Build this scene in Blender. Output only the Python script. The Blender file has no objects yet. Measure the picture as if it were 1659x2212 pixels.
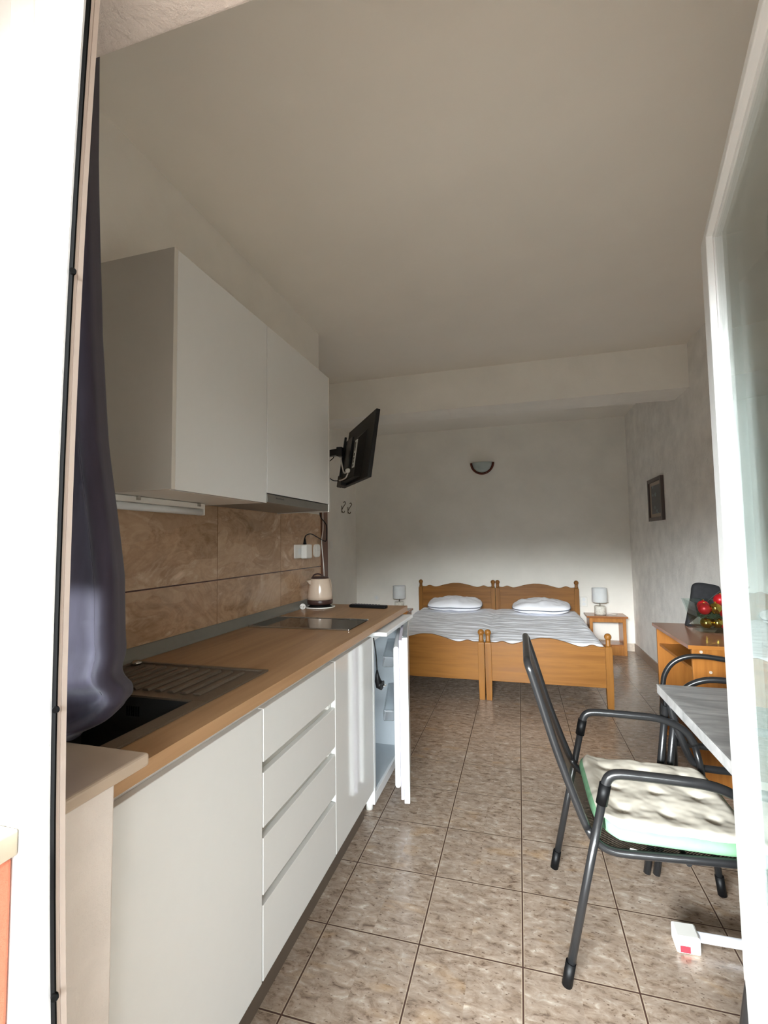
import bpy, math, random
from mathutils import Vector, Matrix, noise

random.seed(4)
SC = bpy.context.scene
COL = SC.collection
PI = math.pi


# ------------------------------------------------------------------ materials
def lin(c):
    return tuple(((v / 255) / 12.92 if v / 255 <= 0.04045 else ((v / 255 + 0.055) / 1.055) ** 2.4) for v in c) + (1.0,)


class NT:
    """small helper round a node tree"""

    def __init__(s, name):
        s.m = bpy.data.materials.new(name)
        s.m.use_nodes = True
        s.n = s.m.node_tree.nodes
        s.l = s.m.node_tree.links
        s.b = s.n['Principled BSDF']
        s.out = s.n['Material Output']

    def node(s, t, **k):
        n = s.n.new(t)
        for a, v in k.items():
            if a.startswith('i_'):
                key = a[2:].replace('_', ' ')
                n.inputs[key].default_value = v
            else:
                setattr(n, a, v)
        return n

    def link(s, a, b):
        s.l.new(a, b)

    def coord(s, scale=(1, 1, 1), rot=(0, 0, 0), loc=(0, 0, 0), world=False):
        t = s.node('ShaderNodeNewGeometry').outputs['Position'] if world else s.node('ShaderNodeTexCoord').outputs['Object']
        mp = s.node('ShaderNodeMapping')
        mp.inputs['Scale'].default_value = scale
        mp.inputs['Rotation'].default_value = rot
        mp.inputs['Location'].default_value = loc
        s.link(t, mp.inputs['Vector'])
        return mp.outputs[0]

    def noise(s, vec, scale, detail=4, rough=0.55, dist=0.0):
        n = s.node('ShaderNodeTexNoise')
        n.inputs['Scale'].default_value = scale
        n.inputs['Detail'].default_value = detail
        n.inputs['Roughness'].default_value = rough
        n.inputs['Distortion'].default_value = dist
        s.link(vec, n.inputs['Vector'])
        return n.outputs['Fac']

    def ramp(s, fac, stops):
        r = s.node('ShaderNodeValToRGB')
        e = r.color_ramp.elements
        while len(e) < len(stops):
            e.new(0.5)
        for el, (p, c) in zip(e, stops):
            el.position = p
            el.color = c
        s.link(fac, r.inputs[0])
        return r.outputs[0]

    def mix(s, fac, a, b, mode='MIX'):
        m = s.node('ShaderNodeMixRGB', blend_type=mode)
        for sock, v in ((m.inputs[0], fac), (m.inputs[1], a), (m.inputs[2], b)):
            if hasattr(v, 'is_output'):
                s.link(v, sock)
            else:
                sock.default_value = v
        return m.outputs[0]

    def math(s, op, a, b=0.0):
        m = s.node('ShaderNodeMath', operation=op)
        for sock, v in ((m.inputs[0], a), (m.inputs[1], b)):
            if hasattr(v, 'is_output'):
                s.link(v, sock)
            else:
                sock.default_value = v
        return m.outputs[0]

    def bump(s, h, strength, dist=0.01):
        b = s.node('ShaderNodeBump')
        b.inputs['Strength'].default_value = strength
        b.inputs['Distance'].default_value = dist
        s.link(h, b.inputs['Height'])
        s.link(b.outputs[0], s.b.inputs['Normal'])

    def set(s, color=None, rough=None, metal=None, spec=None, **k):
        if color is not None:
            if hasattr(color, 'is_output'):
                s.link(color, s.b.inputs['Base Color'])
            else:
                s.b.inputs['Base Color'].default_value = color
        if rough is not None:
            if hasattr(rough, 'is_output'):
                s.link(rough, s.b.inputs['Roughness'])
            else:
                s.b.inputs['Roughness'].default_value = rough
        if metal is not None:
            s.b.inputs['Metallic'].default_value = metal
        if spec is not None:
            s.b.inputs['Specular IOR Level'].default_value = spec
        for a, v in k.items():
            s.b.inputs[a.replace('_', ' ')].default_value = v
        return s.m


def plain(name, c, rough=0.5, metal=0.0, spec=0.5, var=0.06, scale=30.0, **k):
    t = NT(name)
    v = t.coord()
    f = t.noise(v, scale, 3)
    c0 = lin(c)
    lo = tuple(x * (1 - var) for x in c0[:3]) + (1,)
    hi = tuple(min(1, x * (1 + var)) for x in c0[:3]) + (1,)
    return t.set(t.ramp(f, [(0.3, lo), (0.7, hi)]), rough, metal, spec, **k)


def plaster(name, c, bump, scale, mott=0.05, rough=0.85, mscale=2.5):
    t = NT(name)
    v = t.coord(world=True)
    f = t.noise(v, mscale, 5)
    c0 = lin(c)
    lo = tuple(x * (1 - mott) for x in c0[:3]) + (1,)
    hi = tuple(min(1, x * (1 + mott)) for x in c0[:3]) + (1,)
    t.set(t.ramp(f, [(0.3, lo), (0.7, hi)]), rough, spec=0.25)
    if bump:
        t.bump(t.noise(v, scale, 6, 0.65), bump, 0.01)
    return t.m


def wood(name, base, dark, axis, rough=0.35, scale=1.0, spec=0.4):
    t = NT(name)
    sc = [22 * scale] * 3
    sc['XYZ'.index(axis)] = 1.4 * scale
    v = t.coord(tuple(sc), world=True)
    f = t.noise(v, 1.0, 6, 0.6, 0.6)
    sc2 = [70 * scale] * 3
    sc2['XYZ'.index(axis)] = 3 * scale
    f2 = t.noise(t.coord(tuple(sc2), world=True), 1.0, 3)
    c = t.ramp(f, [(0.3, lin(dark)), (0.55, lin(base)), (0.75, lin(tuple(min(255, x * 1.08) for x in base)))])
    c = t.mix(0.22, c, t.ramp(f2, [(0.35, lin(dark)), (0.65, lin(base))]))
    t.set(c, rough, spec=spec)
    t.bump(f2, 0.03, 0.002)
    return t.m


def tile_floor():
    t = NT('floor_tiles')
    pos = t.node('ShaderNodeNewGeometry').outputs['Position']
    sx = t.node('ShaderNodeSeparateXYZ')
    t.link(pos, sx.inputs[0])
    S = 1 / 3
    d = []
    for a in ('X', 'Y'):
        q = t.math('DIVIDE', sx.outputs[a], S)
        fr = t.math('FRACT', t.math('ADD', q, 100.5))
        d.append(t.math('ABSOLUTE', t.math('SUBTRACT', fr, 0.5)))     # 0 at the joint
    dm = t.math('MINIMUM', d[0], d[1])
    grout = t.math('LESS_THAN', dm, 0.0078)
    rim = t.math('LESS_THAN', dm, 0.0155)
    # a per-tile random offset so the marbling breaks at every joint
    cell = t.node('ShaderNodeVectorMath', operation='SCALE')
    t.link(pos, cell.inputs[0])
    cell.inputs['Scale'].default_value = 1 / S
    fl = t.node('ShaderNodeVectorMath', operation='ADD')
    t.link(cell.outputs[0], fl.inputs[0])
    fl.inputs[1].default_value = (0.5, 0.5, 0)
    fl2 = t.node('ShaderNodeVectorMath', operation='FLOOR')
    t.link(fl.outputs[0], fl2.inputs[0])
    wn = t.node('ShaderNodeTexWhiteNoise')
    t.link(fl2.outputs[0], wn.inputs['Vector'])
    off = t.node('ShaderNodeVectorMath', operation='MULTIPLY_ADD')
    t.link(wn.outputs['Color'], off.inputs[0])
    off.inputs[1].default_value = (7, 7, 7)
    t.link(pos, off.inputs[2])
    mp = t.node('ShaderNodeMapping')
    mp.inputs['Rotation'].default_value = (0, 0, 0.22)
    mp.inputs['Scale'].default_value = (0.6, 1.15, 1)
    t.link(off.outputs[0], mp.inputs['Vector'])
    v = mp.outputs[0]
    f1 = t.noise(v, 34, 6, 0.66, 0.5)
    f2 = t.noise(v, 17, 4, 0.6, 0.8)
    f3 = t.noise(v, 110, 2, 0.5)
    f4 = t.noise(v, 9, 3, 0.5, 0.4)
    c = t.ramp(f1, [(0.30, lin((102, 84, 70))), (0.43, lin((152, 133, 116))), (0.58, lin((175, 158, 142))), (0.74, lin((208, 198, 184)))])
    c = t.mix(t.ramp(f2, [(0.42, (0, 0, 0, 1)), (0.72, (0.5, 0.5, 0.5, 1))]), c, lin((140, 126, 114)))
    c = t.mix(t.ramp(f3, [(0.63, (0, 0, 0, 1)), (0.72, (0.8, 0.8, 0.8, 1))]), c, lin((88, 68, 54)))
    c = t.mix(t.ramp(f4, [(0.6, (0, 0, 0, 1)), (0.75, (0.28, 0.28, 0.28, 1))]), c, lin((196, 156, 104)))
    c = t.mix(t.math('MULTIPLY', rim, 0.6), c, lin((192, 176, 152)))
    c = t.mix(grout, c, lin((72, 48, 38)))
    rough = t.math('ADD', t.math('MULTIPLY', grout, 0.5), t.math('ADD', 0.16, t.math('MULTIPLY', f1, 0.16)))
    t.set(c, rough, spec=0.5)
    h = t.math('SUBTRACT', 1.0, grout)
    t.bump(h, 0.35, 0.002)
    return t.m


def wall_tile():
    """brown stone-look wall tiles 60 x 36, joint lines in world Y and Z"""
    t = NT('splashback_tiles')
    pos = t.node('ShaderNodeNewGeometry').outputs['Position']
    sx = t.node('ShaderNodeSeparateXYZ')
    t.link(pos, sx.inputs[0])
    dy = t.math('ABSOLUTE', t.math('SUBTRACT', t.math('FRACT', t.math('DIVIDE', t.math('ADD', sx.outputs['Y'], 6.0 - 0.25 + 0.3), 0.6)), 0.5))
    dz = t.math('ABSOLUTE', t.math('SUBTRACT', sx.outputs['Z'], 1.184))
    g1 = t.math('LESS_THAN', dy, 0.0042)
    g2 = t.math('LESS_THAN', dz, 0.0028)
    cell = t.math('ADD', t.math('FLOOR', t.math('DIVIDE', t.math('ADD', sx.outputs['Y'], 6.0 - 0.25), 0.6)), t.math('MULTIPLY', t.math('GREATER_THAN', sx.outputs['Z'], 1.184), 17.0))
    comb = t.node('ShaderNodeCombineXYZ')
    t.link(t.math('MULTIPLY', cell, 3.7), comb.inputs[0])
    add = t.node('ShaderNodeVectorMath', operation='ADD')
    t.link(pos, add.inputs[0])
    t.link(comb.outputs[0], add.inputs[1])
    mp = t.node('ShaderNodeMapping')
    mp.inputs['Rotation'].default_value = (0.7, 0, 0)
    mp.inputs['Scale'].default_value = (1, 1.0, 2.0)
    t.link(add.outputs[0], mp.inputs['Vector'])
    v = mp.outputs[0]
    f1 = t.noise(v, 3.2, 8, 0.62, 1.6)
    f2 = t.noise(v, 14, 6, 0.65, 0.8)
    vo = t.node('ShaderNodeTexVoronoi', feature='F1')
    vo.inputs['Scale'].default_value = 5.0
    mp2 = t.node('ShaderNodeMixRGB')
    mp2.inputs[0].default_value = 0.22
    t.link(v, mp2.inputs[1])
    nn = t.node('ShaderNodeTexNoise')
    nn.inputs['Scale'].default_value = 4
    t.link(v, nn.inputs['Vector'])
    t.link(nn.outputs['Color'], mp2.inputs[2])
    t.link(mp2.outputs[0], vo.inputs['Vector'])
    c = t.ramp(f1, [(0.32, lin((146, 114, 84))), (0.44, lin((196, 162, 128))), (0.54, lin((170, 136, 104))), (0.68, lin((232, 204, 174)))])
    c = t.mix(0.28, c, t.ramp(f2, [(0.35, lin((140, 104, 72))), (0.65, lin((208, 180, 150)))]))
    sep = t.node('ShaderNodeSeparateColor')
    t.link(vo.outputs['Color'], sep.inputs[0])
    c = t.mix(t.math('MULTIPLY', t.math('GREATER_THAN', sep.outputs[0], 0.72), 0.35), c, lin((206, 178, 148)))
    c = t.mix(t.math('MULTIPLY', t.math('LESS_THAN', sep.outputs[1], 0.25), 0.25), c, lin((138, 106, 76)))
    c = t.mix(t.math('MULTIPLY', g1, 0.75), c, lin((112, 78, 48)))
    c = t.mix(g2, c, lin((72, 44, 34)))
    t.set(c, 0.22, spec=0.45)
    return t.m


def glass(name, tint=(1, 1, 1, 1), ior_edge=0.9):
    t = NT(name)
    t.n.remove(t.b)
    tr = t.node('ShaderNodeBsdfTransparent')
    tr.inputs[0].default_value = tint
    gl = t.node('ShaderNodeBsdfGlossy')
    gl.inputs['Roughness'].default_value = 0.0
    lw = t.node('ShaderNodeLayerWeight')
    lw.inputs['Blend'].default_value = 0.5
    p = t.math('POWER', lw.outputs['Facing'], 5.0)
    f = t.math('ADD', 0.04, t.math('MULTIPLY', p, ior_edge))
    mx = t.node('ShaderNodeMixShader')
    t.link(f, mx.inputs[0])
    t.link(tr.outputs[0], mx.inputs[1])
    t.link(gl.outputs[0], mx.inputs[2])
    t.link(mx.outputs[0], t.out.inputs[0])
    return t.m


def mesh_cloth():
    """black woven steel mesh with open cells"""
    t = NT('black_mesh')
    v = t.coord((1, 1, 1))
    w = []
    for r in (0.6, -0.6):
        wv = t.node('ShaderNodeTexWave', wave_type='BANDS', bands_direction='Y')
        wv.inputs['Scale'].default_value = 75
        mp = t.node('ShaderNodeMapping')
        mp.inputs['Rotation'].default_value = (r, r, r)
        t.link(v, mp.inputs['Vector'])
        t.link(mp.outputs[0], wv.inputs['Vector'])
        w.append(t.math('GREATER_THAN', wv.outputs['Fac'], 0.46))
    a = t.math('MAXIMUM', w[0], w[1])
    t.link(a, t.b.inputs['Alpha'])
    return t.set(lin((34, 33, 32)), 0.45, 0.0, 0.4)


M = {}


def build_materials():
    M['wall'] = plaster('white_wall_paint', (236, 232, 224), 0.10, 60)
    M['wall_rough'] = plaster('rough_white_plaster', (232, 229, 224), 0.7, 16, 0.09, mscale=7)
    M['ceil'] = plaster('ceiling_paint', (236, 231, 222), 0.04, 80, 0.02)
    M['soffit'] = plaster('roughcast_plaster', (226, 214, 206), 0.9, 55, 0.04)
    M['stub'] = plaster('worn_plaster', (206, 197, 189), 0.25, 40, 0.06, mscale=12)
    M['orange'] = plaster('orange_render', (196, 118, 92), 0.6, 60, 0.1)
    M['added_wall_grey'] = plaster('added_wall_grey', (104, 100, 94), 0.5, 50, 0.06)
    M['marble'] = plain('cream_marble', (150, 139, 118), 0.35, var=0.08, scale=14)
    M['marble_in'] = plain('beige_marble', (168, 150, 132), 0.3, var=0.05, scale=9)
    M['pvc'] = plain('white_pvc', (226, 227, 226), 0.32, var=0.01)
    M['pvc_cream'] = plain('cream_pvc', (190, 176, 166), 0.4, var=0.03)  # cream tone for the inner rebate strips
    M['rubber'] = plain('black_rubber', (6, 6, 6), 0.85, spec=0.1)
    M['floor'] = tile_floor()
    M['skirt'] = plain('skirting_tile', (136, 114, 96), 0.3, var=0.15, scale=40)
    M['skirt_light'] = plain('pale_skirting_tile', (206, 192, 176), 0.3, var=0.08, scale=40)
    M['terrace'] = plain('terrace_tiles', (196, 182, 166), 0.6, var=0.06)
    M['splash'] = wall_tile()
    M['white_gloss'] = plain('white_gloss_lacquer', (212, 212, 209), 0.08, spec=0.5, var=0.005)
    M['white_board'] = plain('white_melamine', (224, 221, 214), 0.35, var=0.01)
    M['shaded_board'] = plain('shaded_cabinet_side', (196, 190, 180), 0.4, var=0.01)  # white panel toned grey: shade on the unlit side put into the colour
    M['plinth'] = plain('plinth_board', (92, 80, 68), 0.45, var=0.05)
    M['oak'] = wood('oak_worktop', (174, 138, 102), (142, 106, 72), 'Y', 0.34, 0.55)
    M['alu_strip'] = plain('grey_sealing_strip', (132, 130, 122), 0.4, metal=0.3, var=0.03)
    M['steel'] = plain('brushed_steel', (190, 188, 182), 0.25, metal=1.0, var=0.03)
    M['hood_grey'] = plain('grey_hood_metal', (124, 121, 114), 0.38, metal=0.5, var=0.04)
    M['dark_mark'] = plain('dark_print', (62, 60, 60), 0.5)
    M['sink'] = plain('granite_reflection_tone', (92, 80, 68), 0.3, var=0.2, scale=300, spec=0.45)  # brown of reflections painted into the dark drainer's colour
    M['sink_dark'] = plain('black_granite', (46, 45, 44), 0.34, var=0.2, scale=300)
    M['ceramic'] = plain('black_hob_glass', (16, 16, 16), 0.04, spec=0.6)
    M['fridge'] = plain('white_fridge_enamel', (236, 238, 238), 0.25, var=0.005)
    M['fridge_liner'] = plain('grey_blue_liner', (192, 200, 206), 0.35, var=0.02)
    M['gasket'] = plain('lilac_gasket', (206, 200, 212), 0.5)
    t = NT('clear_plastic')
    M['clear'] = t.set(lin((226, 232, 236)), 0.15, Transmission_Weight=0.9, IOR=1.15)
    M['black_plastic'] = plain('black_plastic', (7, 7, 8), 0.5, spec=0.2)
    M['white_plastic'] = plain('white_plastic', (232, 230, 224), 0.35, var=0.01)
    M['cream_kettle'] = plain('beige_kettle_enamel', (208, 188, 168), 0.14, var=0.02)
    M['brown_plastic'] = plain('dark_brown_plastic', (62, 42, 38), 0.3)
    M['kettle_lid'] = plain('smoked_lid', (168, 144, 124), 0.3)
    M['casing'] = wood('dark_red_wood', (104, 62, 38), (74, 40, 24), 'Z', 0.3)
    M['tv'] = plain('black_tv_shell', (9, 9, 10), 0.5, var=0.05)
    M['screen'] = plain('tv_screen', (8, 8, 9), 0.08)
    M['port'] = plain('grey_port_strip', (230, 234, 230), 0.5)
    for ax in 'XYZ':
        M['bed' + ax] = wood('honey_pine_' + ax.lower(), (140, 94, 42), (118, 74, 28), ax, 0.36, spec=0.25)
        M['desk' + ax] = wood('orange_desk_wood_' + ax.lower(), (152, 98, 44), (126, 76, 30), ax, 0.32)
    M['desk_top'] = wood('desk_top_wood', (150, 104, 78), (128, 84, 60), 'Y', 0.16)
    M['night'] = wood('nightstand_wood', (182, 124, 66), (150, 92, 42), 'Z', 0.28)
    M['night_dark'] = wood('nightstand_top_wood', (164, 108, 68), (138, 84, 48), 'X', 0.2)
    t = NT('white_bed_linen')
    v = t.coord(world=True)
    t.set(lin((236, 237, 242)), 0.85, spec=0.2)
    t.bump(t.noise(t.coord((5, 26, 5), world=True), 1.0, 4, 0.6, 0.8), 0.35, 0.012)
    M['linen'] = t.m
    M['pillow'] = plain('pillow_cotton', (238, 238, 243), 0.85, var=0.02, scale=12, spec=0.2)
    M['piping'] = plain('grey_piping', (84, 88, 100), 0.8)
    M['shade'] = plain('white_lampshade', (226, 228, 228), 0.7, var=0.015, spec=0.2)
    t = NT('ribbed_ceramic')
    v = t.coord((1, 1, 5))
    f = t.noise(v, 60, 4)
    t.set(t.ramp(f, [(0.35, lin((190, 184, 170))), (0.6, lin((236, 232, 222)))]), 0.4)
    t.bump(f, 0.4, 0.004)
    M['ceramic_white'] = t.m
    M['sconce_glass'] = plain('frosted_glass', (186, 198, 196), 0.3, var=0.06, scale=8, Transmission_Weight=0.2)
    M['sconce_wood'] = wood('sconce_wood', (112, 52, 34), (84, 36, 24), 'X', 0.3)
    M['pic_frame'] = wood('grey_picture_frame', (92, 82, 78), (70, 62, 60), 'Z', 0.4)
    M['mat'] = plain('beige_mat', (178, 162, 146), 0.8)
    t = NT('night_blossom_print')
    v = t.coord(world=True)
    vo = t.node('ShaderNodeTexVoronoi')
    vo.inputs['Scale'].default_value = 15
    vo.inputs['Randomness'].default_value = 1.0
    t.link(v, vo.inputs['Vector'])
    fl = t.math('MULTIPLY', t.math('LESS_THAN', vo.outputs['Distance'], 0.30), t.math('GREATER_THAN', t.noise(v, 7, 2), 0.47))
    t.set(t.mix(fl, t.ramp(t.noise(v, 5, 3), [(0.3, lin((22, 28, 34))), (0.7, lin((38, 46, 52)))]), lin((104, 132, 140))), 0.3)
    M['print'] = t.m
    M['chrome'] = plain('tarnished_metal', (120, 108, 92), 0.35, metal=0.9)
    M['black_steel'] = plain('black_coated_steel', (30, 30, 31), 0.28, var=0.04, spec=0.5)
    M['mesh'] = mesh_cloth()
    M['cushion'] = plain('cream_cotton', (204, 197, 183), 0.9, var=0.05, scale=14, spec=0.15)
    M['mint'] = plain('mint_cotton', (122, 166, 130), 0.9, var=0.05, scale=30, spec=0.15)
    t = NT('grey_stone_laminate')
    f = t.noise(t.coord((1.2, 6, 1), (0, 0, 0.35)), 3.2, 7, 0.62, 0.9)
    t.set(t.ramp(f, [(0.3, lin((104, 104, 104))), (0.5, lin((132, 131, 130))), (0.72, lin((164, 163, 162)))]), 0.35)
    M['stone'] = t.m
    t = NT('pale_stone_edge')
    f = t.noise(t.coord(), 14, 6, 0.6, 0.5)
    t.set(t.ramp(f, [(0.3, lin((140, 140, 140))), (0.7, lin((186, 185, 184)))]), 0.4)
    M['stone_edge'] = t.m
    t = NT('purple_grey_satin')
    f = t.noise(t.coord((60, 60, 8)), 1, 3)
    t.set(t.ramp(f, [(0.3, lin((50, 45, 56))), (0.7, lin((58, 53, 66)))]), 0.68, spec=0.18, Sheen_Weight=0.1)
    M['curtain'] = t.m
    M['black_bag'] = plain('black_fabric', (27, 27, 30), 0.85, var=0.25, scale=50)
    M['vase'] = glass('thick_vase_glass', (0.86, 0.93, 0.91, 1), 0.9)
    M['pane'] = glass('window_glass', (0.93, 0.96, 0.95, 1), 0.92)
    M['red'] = plain('matt_red_bauble', (182, 24, 32), 0.34, metal=0.35)
    M['gold'] = plain('gold_bauble', (200, 160, 70), 0.1, metal=1.0)
    M['garland'] = plain('dark_green_tinsel', (46, 62, 40), 0.6, var=0.3, scale=80)
    M['tube_white'] = plain('silver_white_tube', (214, 216, 222), 0.28, metal=0.2)
    M['red_label'] = plain('red_sticker', (206, 40, 52), 0.5)


# ------------------------------------------------------------------ mesh builder
class MB:
    def __init__(s):
        s.v, s.f, s.sm = [], [], []

    def add(s, vs, fs, smooth=False):
        o = len(s.v)
        s.v += [tuple(p) for p in vs]
        s.f += [tuple(i + o for i in f) for f in fs]
        s.sm += [smooth] * len(fs)
        return s

    def box(s, a, b):
        x0, y0, z0 = (min(a[i], b[i]) for i in range(3))
        x1, y1, z1 = (max(a[i], b[i]) for i in range(3))
        return s.add([(x0, y0, z0), (x1, y0, z0), (x1, y1, z0), (x0, y1, z0), (x0, y0, z1), (x1, y0, z1), (x1, y1, z1), (x0, y1, z1)],
                     [(0, 3, 2, 1), (4, 5, 6, 7), (0, 1, 5, 4), (1, 2, 6, 5), (2, 3, 7, 6), (3, 0, 4, 7)])

    def obox(s, o, u, v, w):
        """box from a corner and three edge vectors"""
        o, u, v, w = map(Vector, (o, u, v, w))
        p = [o, o + u, o + u + v, o + v, o + w, o + u + w, o + u + v + w, o + v + w]
        fs = [(0, 3, 2, 1), (4, 5, 6, 7), (0, 1, 5, 4), (1, 2, 6, 5), (2, 3, 7, 6), (3, 0, 4, 7)]
        if u.cross(v).dot(w) < 0:
            fs = [f[::-1] for f in fs]
        return s.add(p, fs)

    def prism(s, poly, ax, a, b, smooth=False):
        """poly: 2D outline, extruded along axis ax from a to b"""
        def P(q, t):
            r = [0, 0, 0]
            o = [i for i in range(3) if i != ax]
            r[o[0]], r[o[1]], r[ax] = q[0], q[1], t
            return r
        n = len(poly)
        vs = [P(q, a) for q in poly] + [P(q, b) for q in poly]
        fs = [tuple(range(n))[::-1], tuple(range(n, 2 * n))] + [(i, (i + 1) % n, n + (i + 1) % n, n + i) for i in range(n)]
        s.add(vs, fs[:2])
        o = len(s.v) - 2 * n
        s.f += [tuple(i + o for i in f) for f in fs[2:]]
        s.sm += [smooth] * n
        return s

    def tube(s, pts, r, n=10, closed=False, cap=True, smooth_path=0):
        pts = [Vector(p) for p in pts]
        if smooth_path:
            pts = spline(pts, smooth_path, closed)
        m = len(pts)
        rr = r if isinstance(r, (list, tuple)) else [r] * m
        rings, up = [], None
        for i, p in enumerate(pts):
            if closed:
                t = (pts[(i + 1) % m] - pts[i - 1])
            else:
                t = pts[min(i + 1, m - 1)] - pts[max(i - 1, 0)]
            t.normalize()
            if up is None:
                up = Vector((0, 0, 1)) if abs(t.z) < 0.9 else Vector((1, 0, 0))
            a = up - t * up.dot(t)
            if a.length < 1e-5:
                a = t.orthogonal()
            a.normalize()
            up = a
            b = t.cross(a)
            rings.append([p + (a * math.cos(2 * PI * k / n) + b * math.sin(2 * PI * k / n)) * rr[i] for k in range(n)])
        vs = [q for ring in rings for q in ring]
        fs = []
        for i in range(m if closed else m - 1):
            j = (i + 1) % m
            for k in range(n):
                fs.append((i * n + k, i * n + (k + 1) % n, j * n + (k + 1) % n, j * n + k))
        s.add(vs, fs, True)
        if cap and not closed:
            o = len(s.v) - m * n
            s.f += [tuple(o + k for k in range(n))[::-1], tuple(o + (m - 1) * n + k for k in range(n))]
            s.sm += [False, False]
        return s

    def lathe(s, prof, c=(0, 0, 0), n=32, smooth=True, sq=None):
        """prof: (radius, z) from bottom to top, about the vertical axis through c"""
        c = Vector(c)
        vs, fs = [], []
        for r, z in prof:
            for k in range(n):
                a = 2 * PI * k / n
                q = 1.0
                if sq:
                    q = 1 / (abs(math.cos(a)) ** sq + abs(math.sin(a)) ** sq) ** (1 / sq)
                vs.append(c + Vector((r * q * math.cos(a), r * q * math.sin(a), z)))
        for i in range(len(prof) - 1):
            for k in range(n):
                fs.append((i * n + k, i * n + (k + 1) % n, (i + 1) * n + (k + 1) % n, (i + 1) * n + k))
        s.add(vs, fs, smooth)
        o = len(s.v) - len(vs)
        s.f += [tuple(o + k for k in range(n))[::-1], tuple(o + (len(prof) - 1) * n + k for k in range(n))]
        s.sm += [False, False]
        return s

    def sphere(s, c, r, n=20, m=12, sc=(1, 1, 1)):
        c = Vector(c)
        vs = [c + Vector((0, 0, -r * sc[2]))]
        for i in range(1, m):
            t = PI * i / m
            for k in range(n):
                a = 2 * PI * k / n
                vs.append(c + Vector((r * sc[0] * math.sin(t) * math.cos(a), r * sc[1] * math.sin(t) * math.sin(a), -r * sc[2] * math.cos(t))))
        vs.append(c + Vector((0, 0, r * sc[2])))
        fs = [(0, 1 + (k + 1) % n, 1 + k) for k in range(n)]
        for i in range(m - 2):
            for k in range(n):
                fs.append((1 + i * n + k, 1 + i * n + (k + 1) % n, 1 + (i + 1) * n + (k + 1) % n, 1 + (i + 1) * n + k))
        e = len(vs) - 1
        fs += [(e, 1 + (m - 2) * n + k, 1 + (m - 2) * n + (k + 1) % n) for k in range(n)]
        return s.add(vs, fs, True)

    def grid(s, fn, nu, nv, smooth=True, flip=False):
        vs = [fn(i / nu, j / nv) for j in range(nv + 1) for i in range(nu + 1)]
        fs = []
        for j in range(nv):
            for i in range(nu):
                q = (j * (nu + 1) + i, j * (nu + 1) + i + 1, (j + 1) * (nu + 1) + i + 1, (j + 1) * (nu + 1) + i)
                fs.append(q[::-1] if flip else q)
        return s.add(vs, fs, smooth)

    def build(s, name, mat, parent=None, bevel=0, seg=2, solid=0):
        me = bpy.data.meshes.new(name)
        off = Vector((0, 0, 0))
        if parent is not None:
            p = parent
            while p is not None:
                off += p.location
                p = p.parent
        me.from_pydata([Vector(v) - off for v in s.v], [], s.f)
        me.polygons.foreach_set('use_smooth', s.sm)
        me.materials.append(M[mat] if isinstance(mat, str) else mat)
        me.update()
        o = bpy.data.objects.new(name, me)
        COL.objects.link(o)
        if parent is not None:
            o.parent = parent
        if solid:
            md = o.modifiers.new('thick', 'SOLIDIFY')
            md.thickness = solid
            md.offset = 0
        if bevel:
            md = o.modifiers.new('bevel', 'BEVEL')
            md.width = bevel
            md.segments = seg
            md.limit_method = 'ANGLE'
            md.angle_limit = 0.7
        return o


def spline(p, k, closed=False):
    """Catmull-Rom through p, k points a span"""
    out, n = [], len(p)
    for i in range(n if closed else n - 1):
        a = p[i - 1] if (i or closed) else p[0] * 2 - p[1]
        b, c = p[i], p[(i + 1) % n]
        d = p[(i + 2) % n] if (closed or i + 2 < n) else c * 2 - b
        for j in range(k):
            t = j / k
            out.append(0.5 * ((2 * b) + (c - a) * t + (2 * a - 5 * b + 4 * c - d) * t * t + (3 * b - a - 3 * c + d) * t ** 3))
    if not closed:
        out.append(p[-1])
    return out


def pts2(lst):
    return [Vector(p) for p in lst]


def tag(o, label=None, cat=None, group=None, kind=None):
    if label:
        o['label'] = label
    if cat:
        o['category'] = cat
    if group:
        o['group'] = group
    if kind:
        o['kind'] = kind
    return o


def thing(name, loc, label, cat, group=None, kind=None):
    o = bpy.data.objects.new(name, None)
    o.empty_display_size = 0.1
    COL.objects.link(o)
    o.location = loc
    return tag(o, label, cat, group, kind)


def struct(name, mb, mat, parent=None, **k):
    o = mb.build(name, mat, parent, **k)
    if parent is None:
        o['kind'] = 'structure'
    return o


def dup(root, loc, label, group=None):
    r = root.copy()
    COL.objects.link(r)
    r.location = loc
    r['label'] = label
    if group:
        r['group'] = group
    for ch in list(root.children):
        c = ch.copy()
        COL.objects.link(c)
        c.parent = r
        for g in list(ch.children):
            d = g.copy()
            COL.objects.link(d)
            d.parent = c
    return r


# ------------------------------------------------------------------ room shell
CEIL = 2.845
XR = 1.33          # right wall
YB = 4.69          # back wall
YI, YF = -0.97, -1.13   # inner face of the front wall, outer face of the door frame


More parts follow.
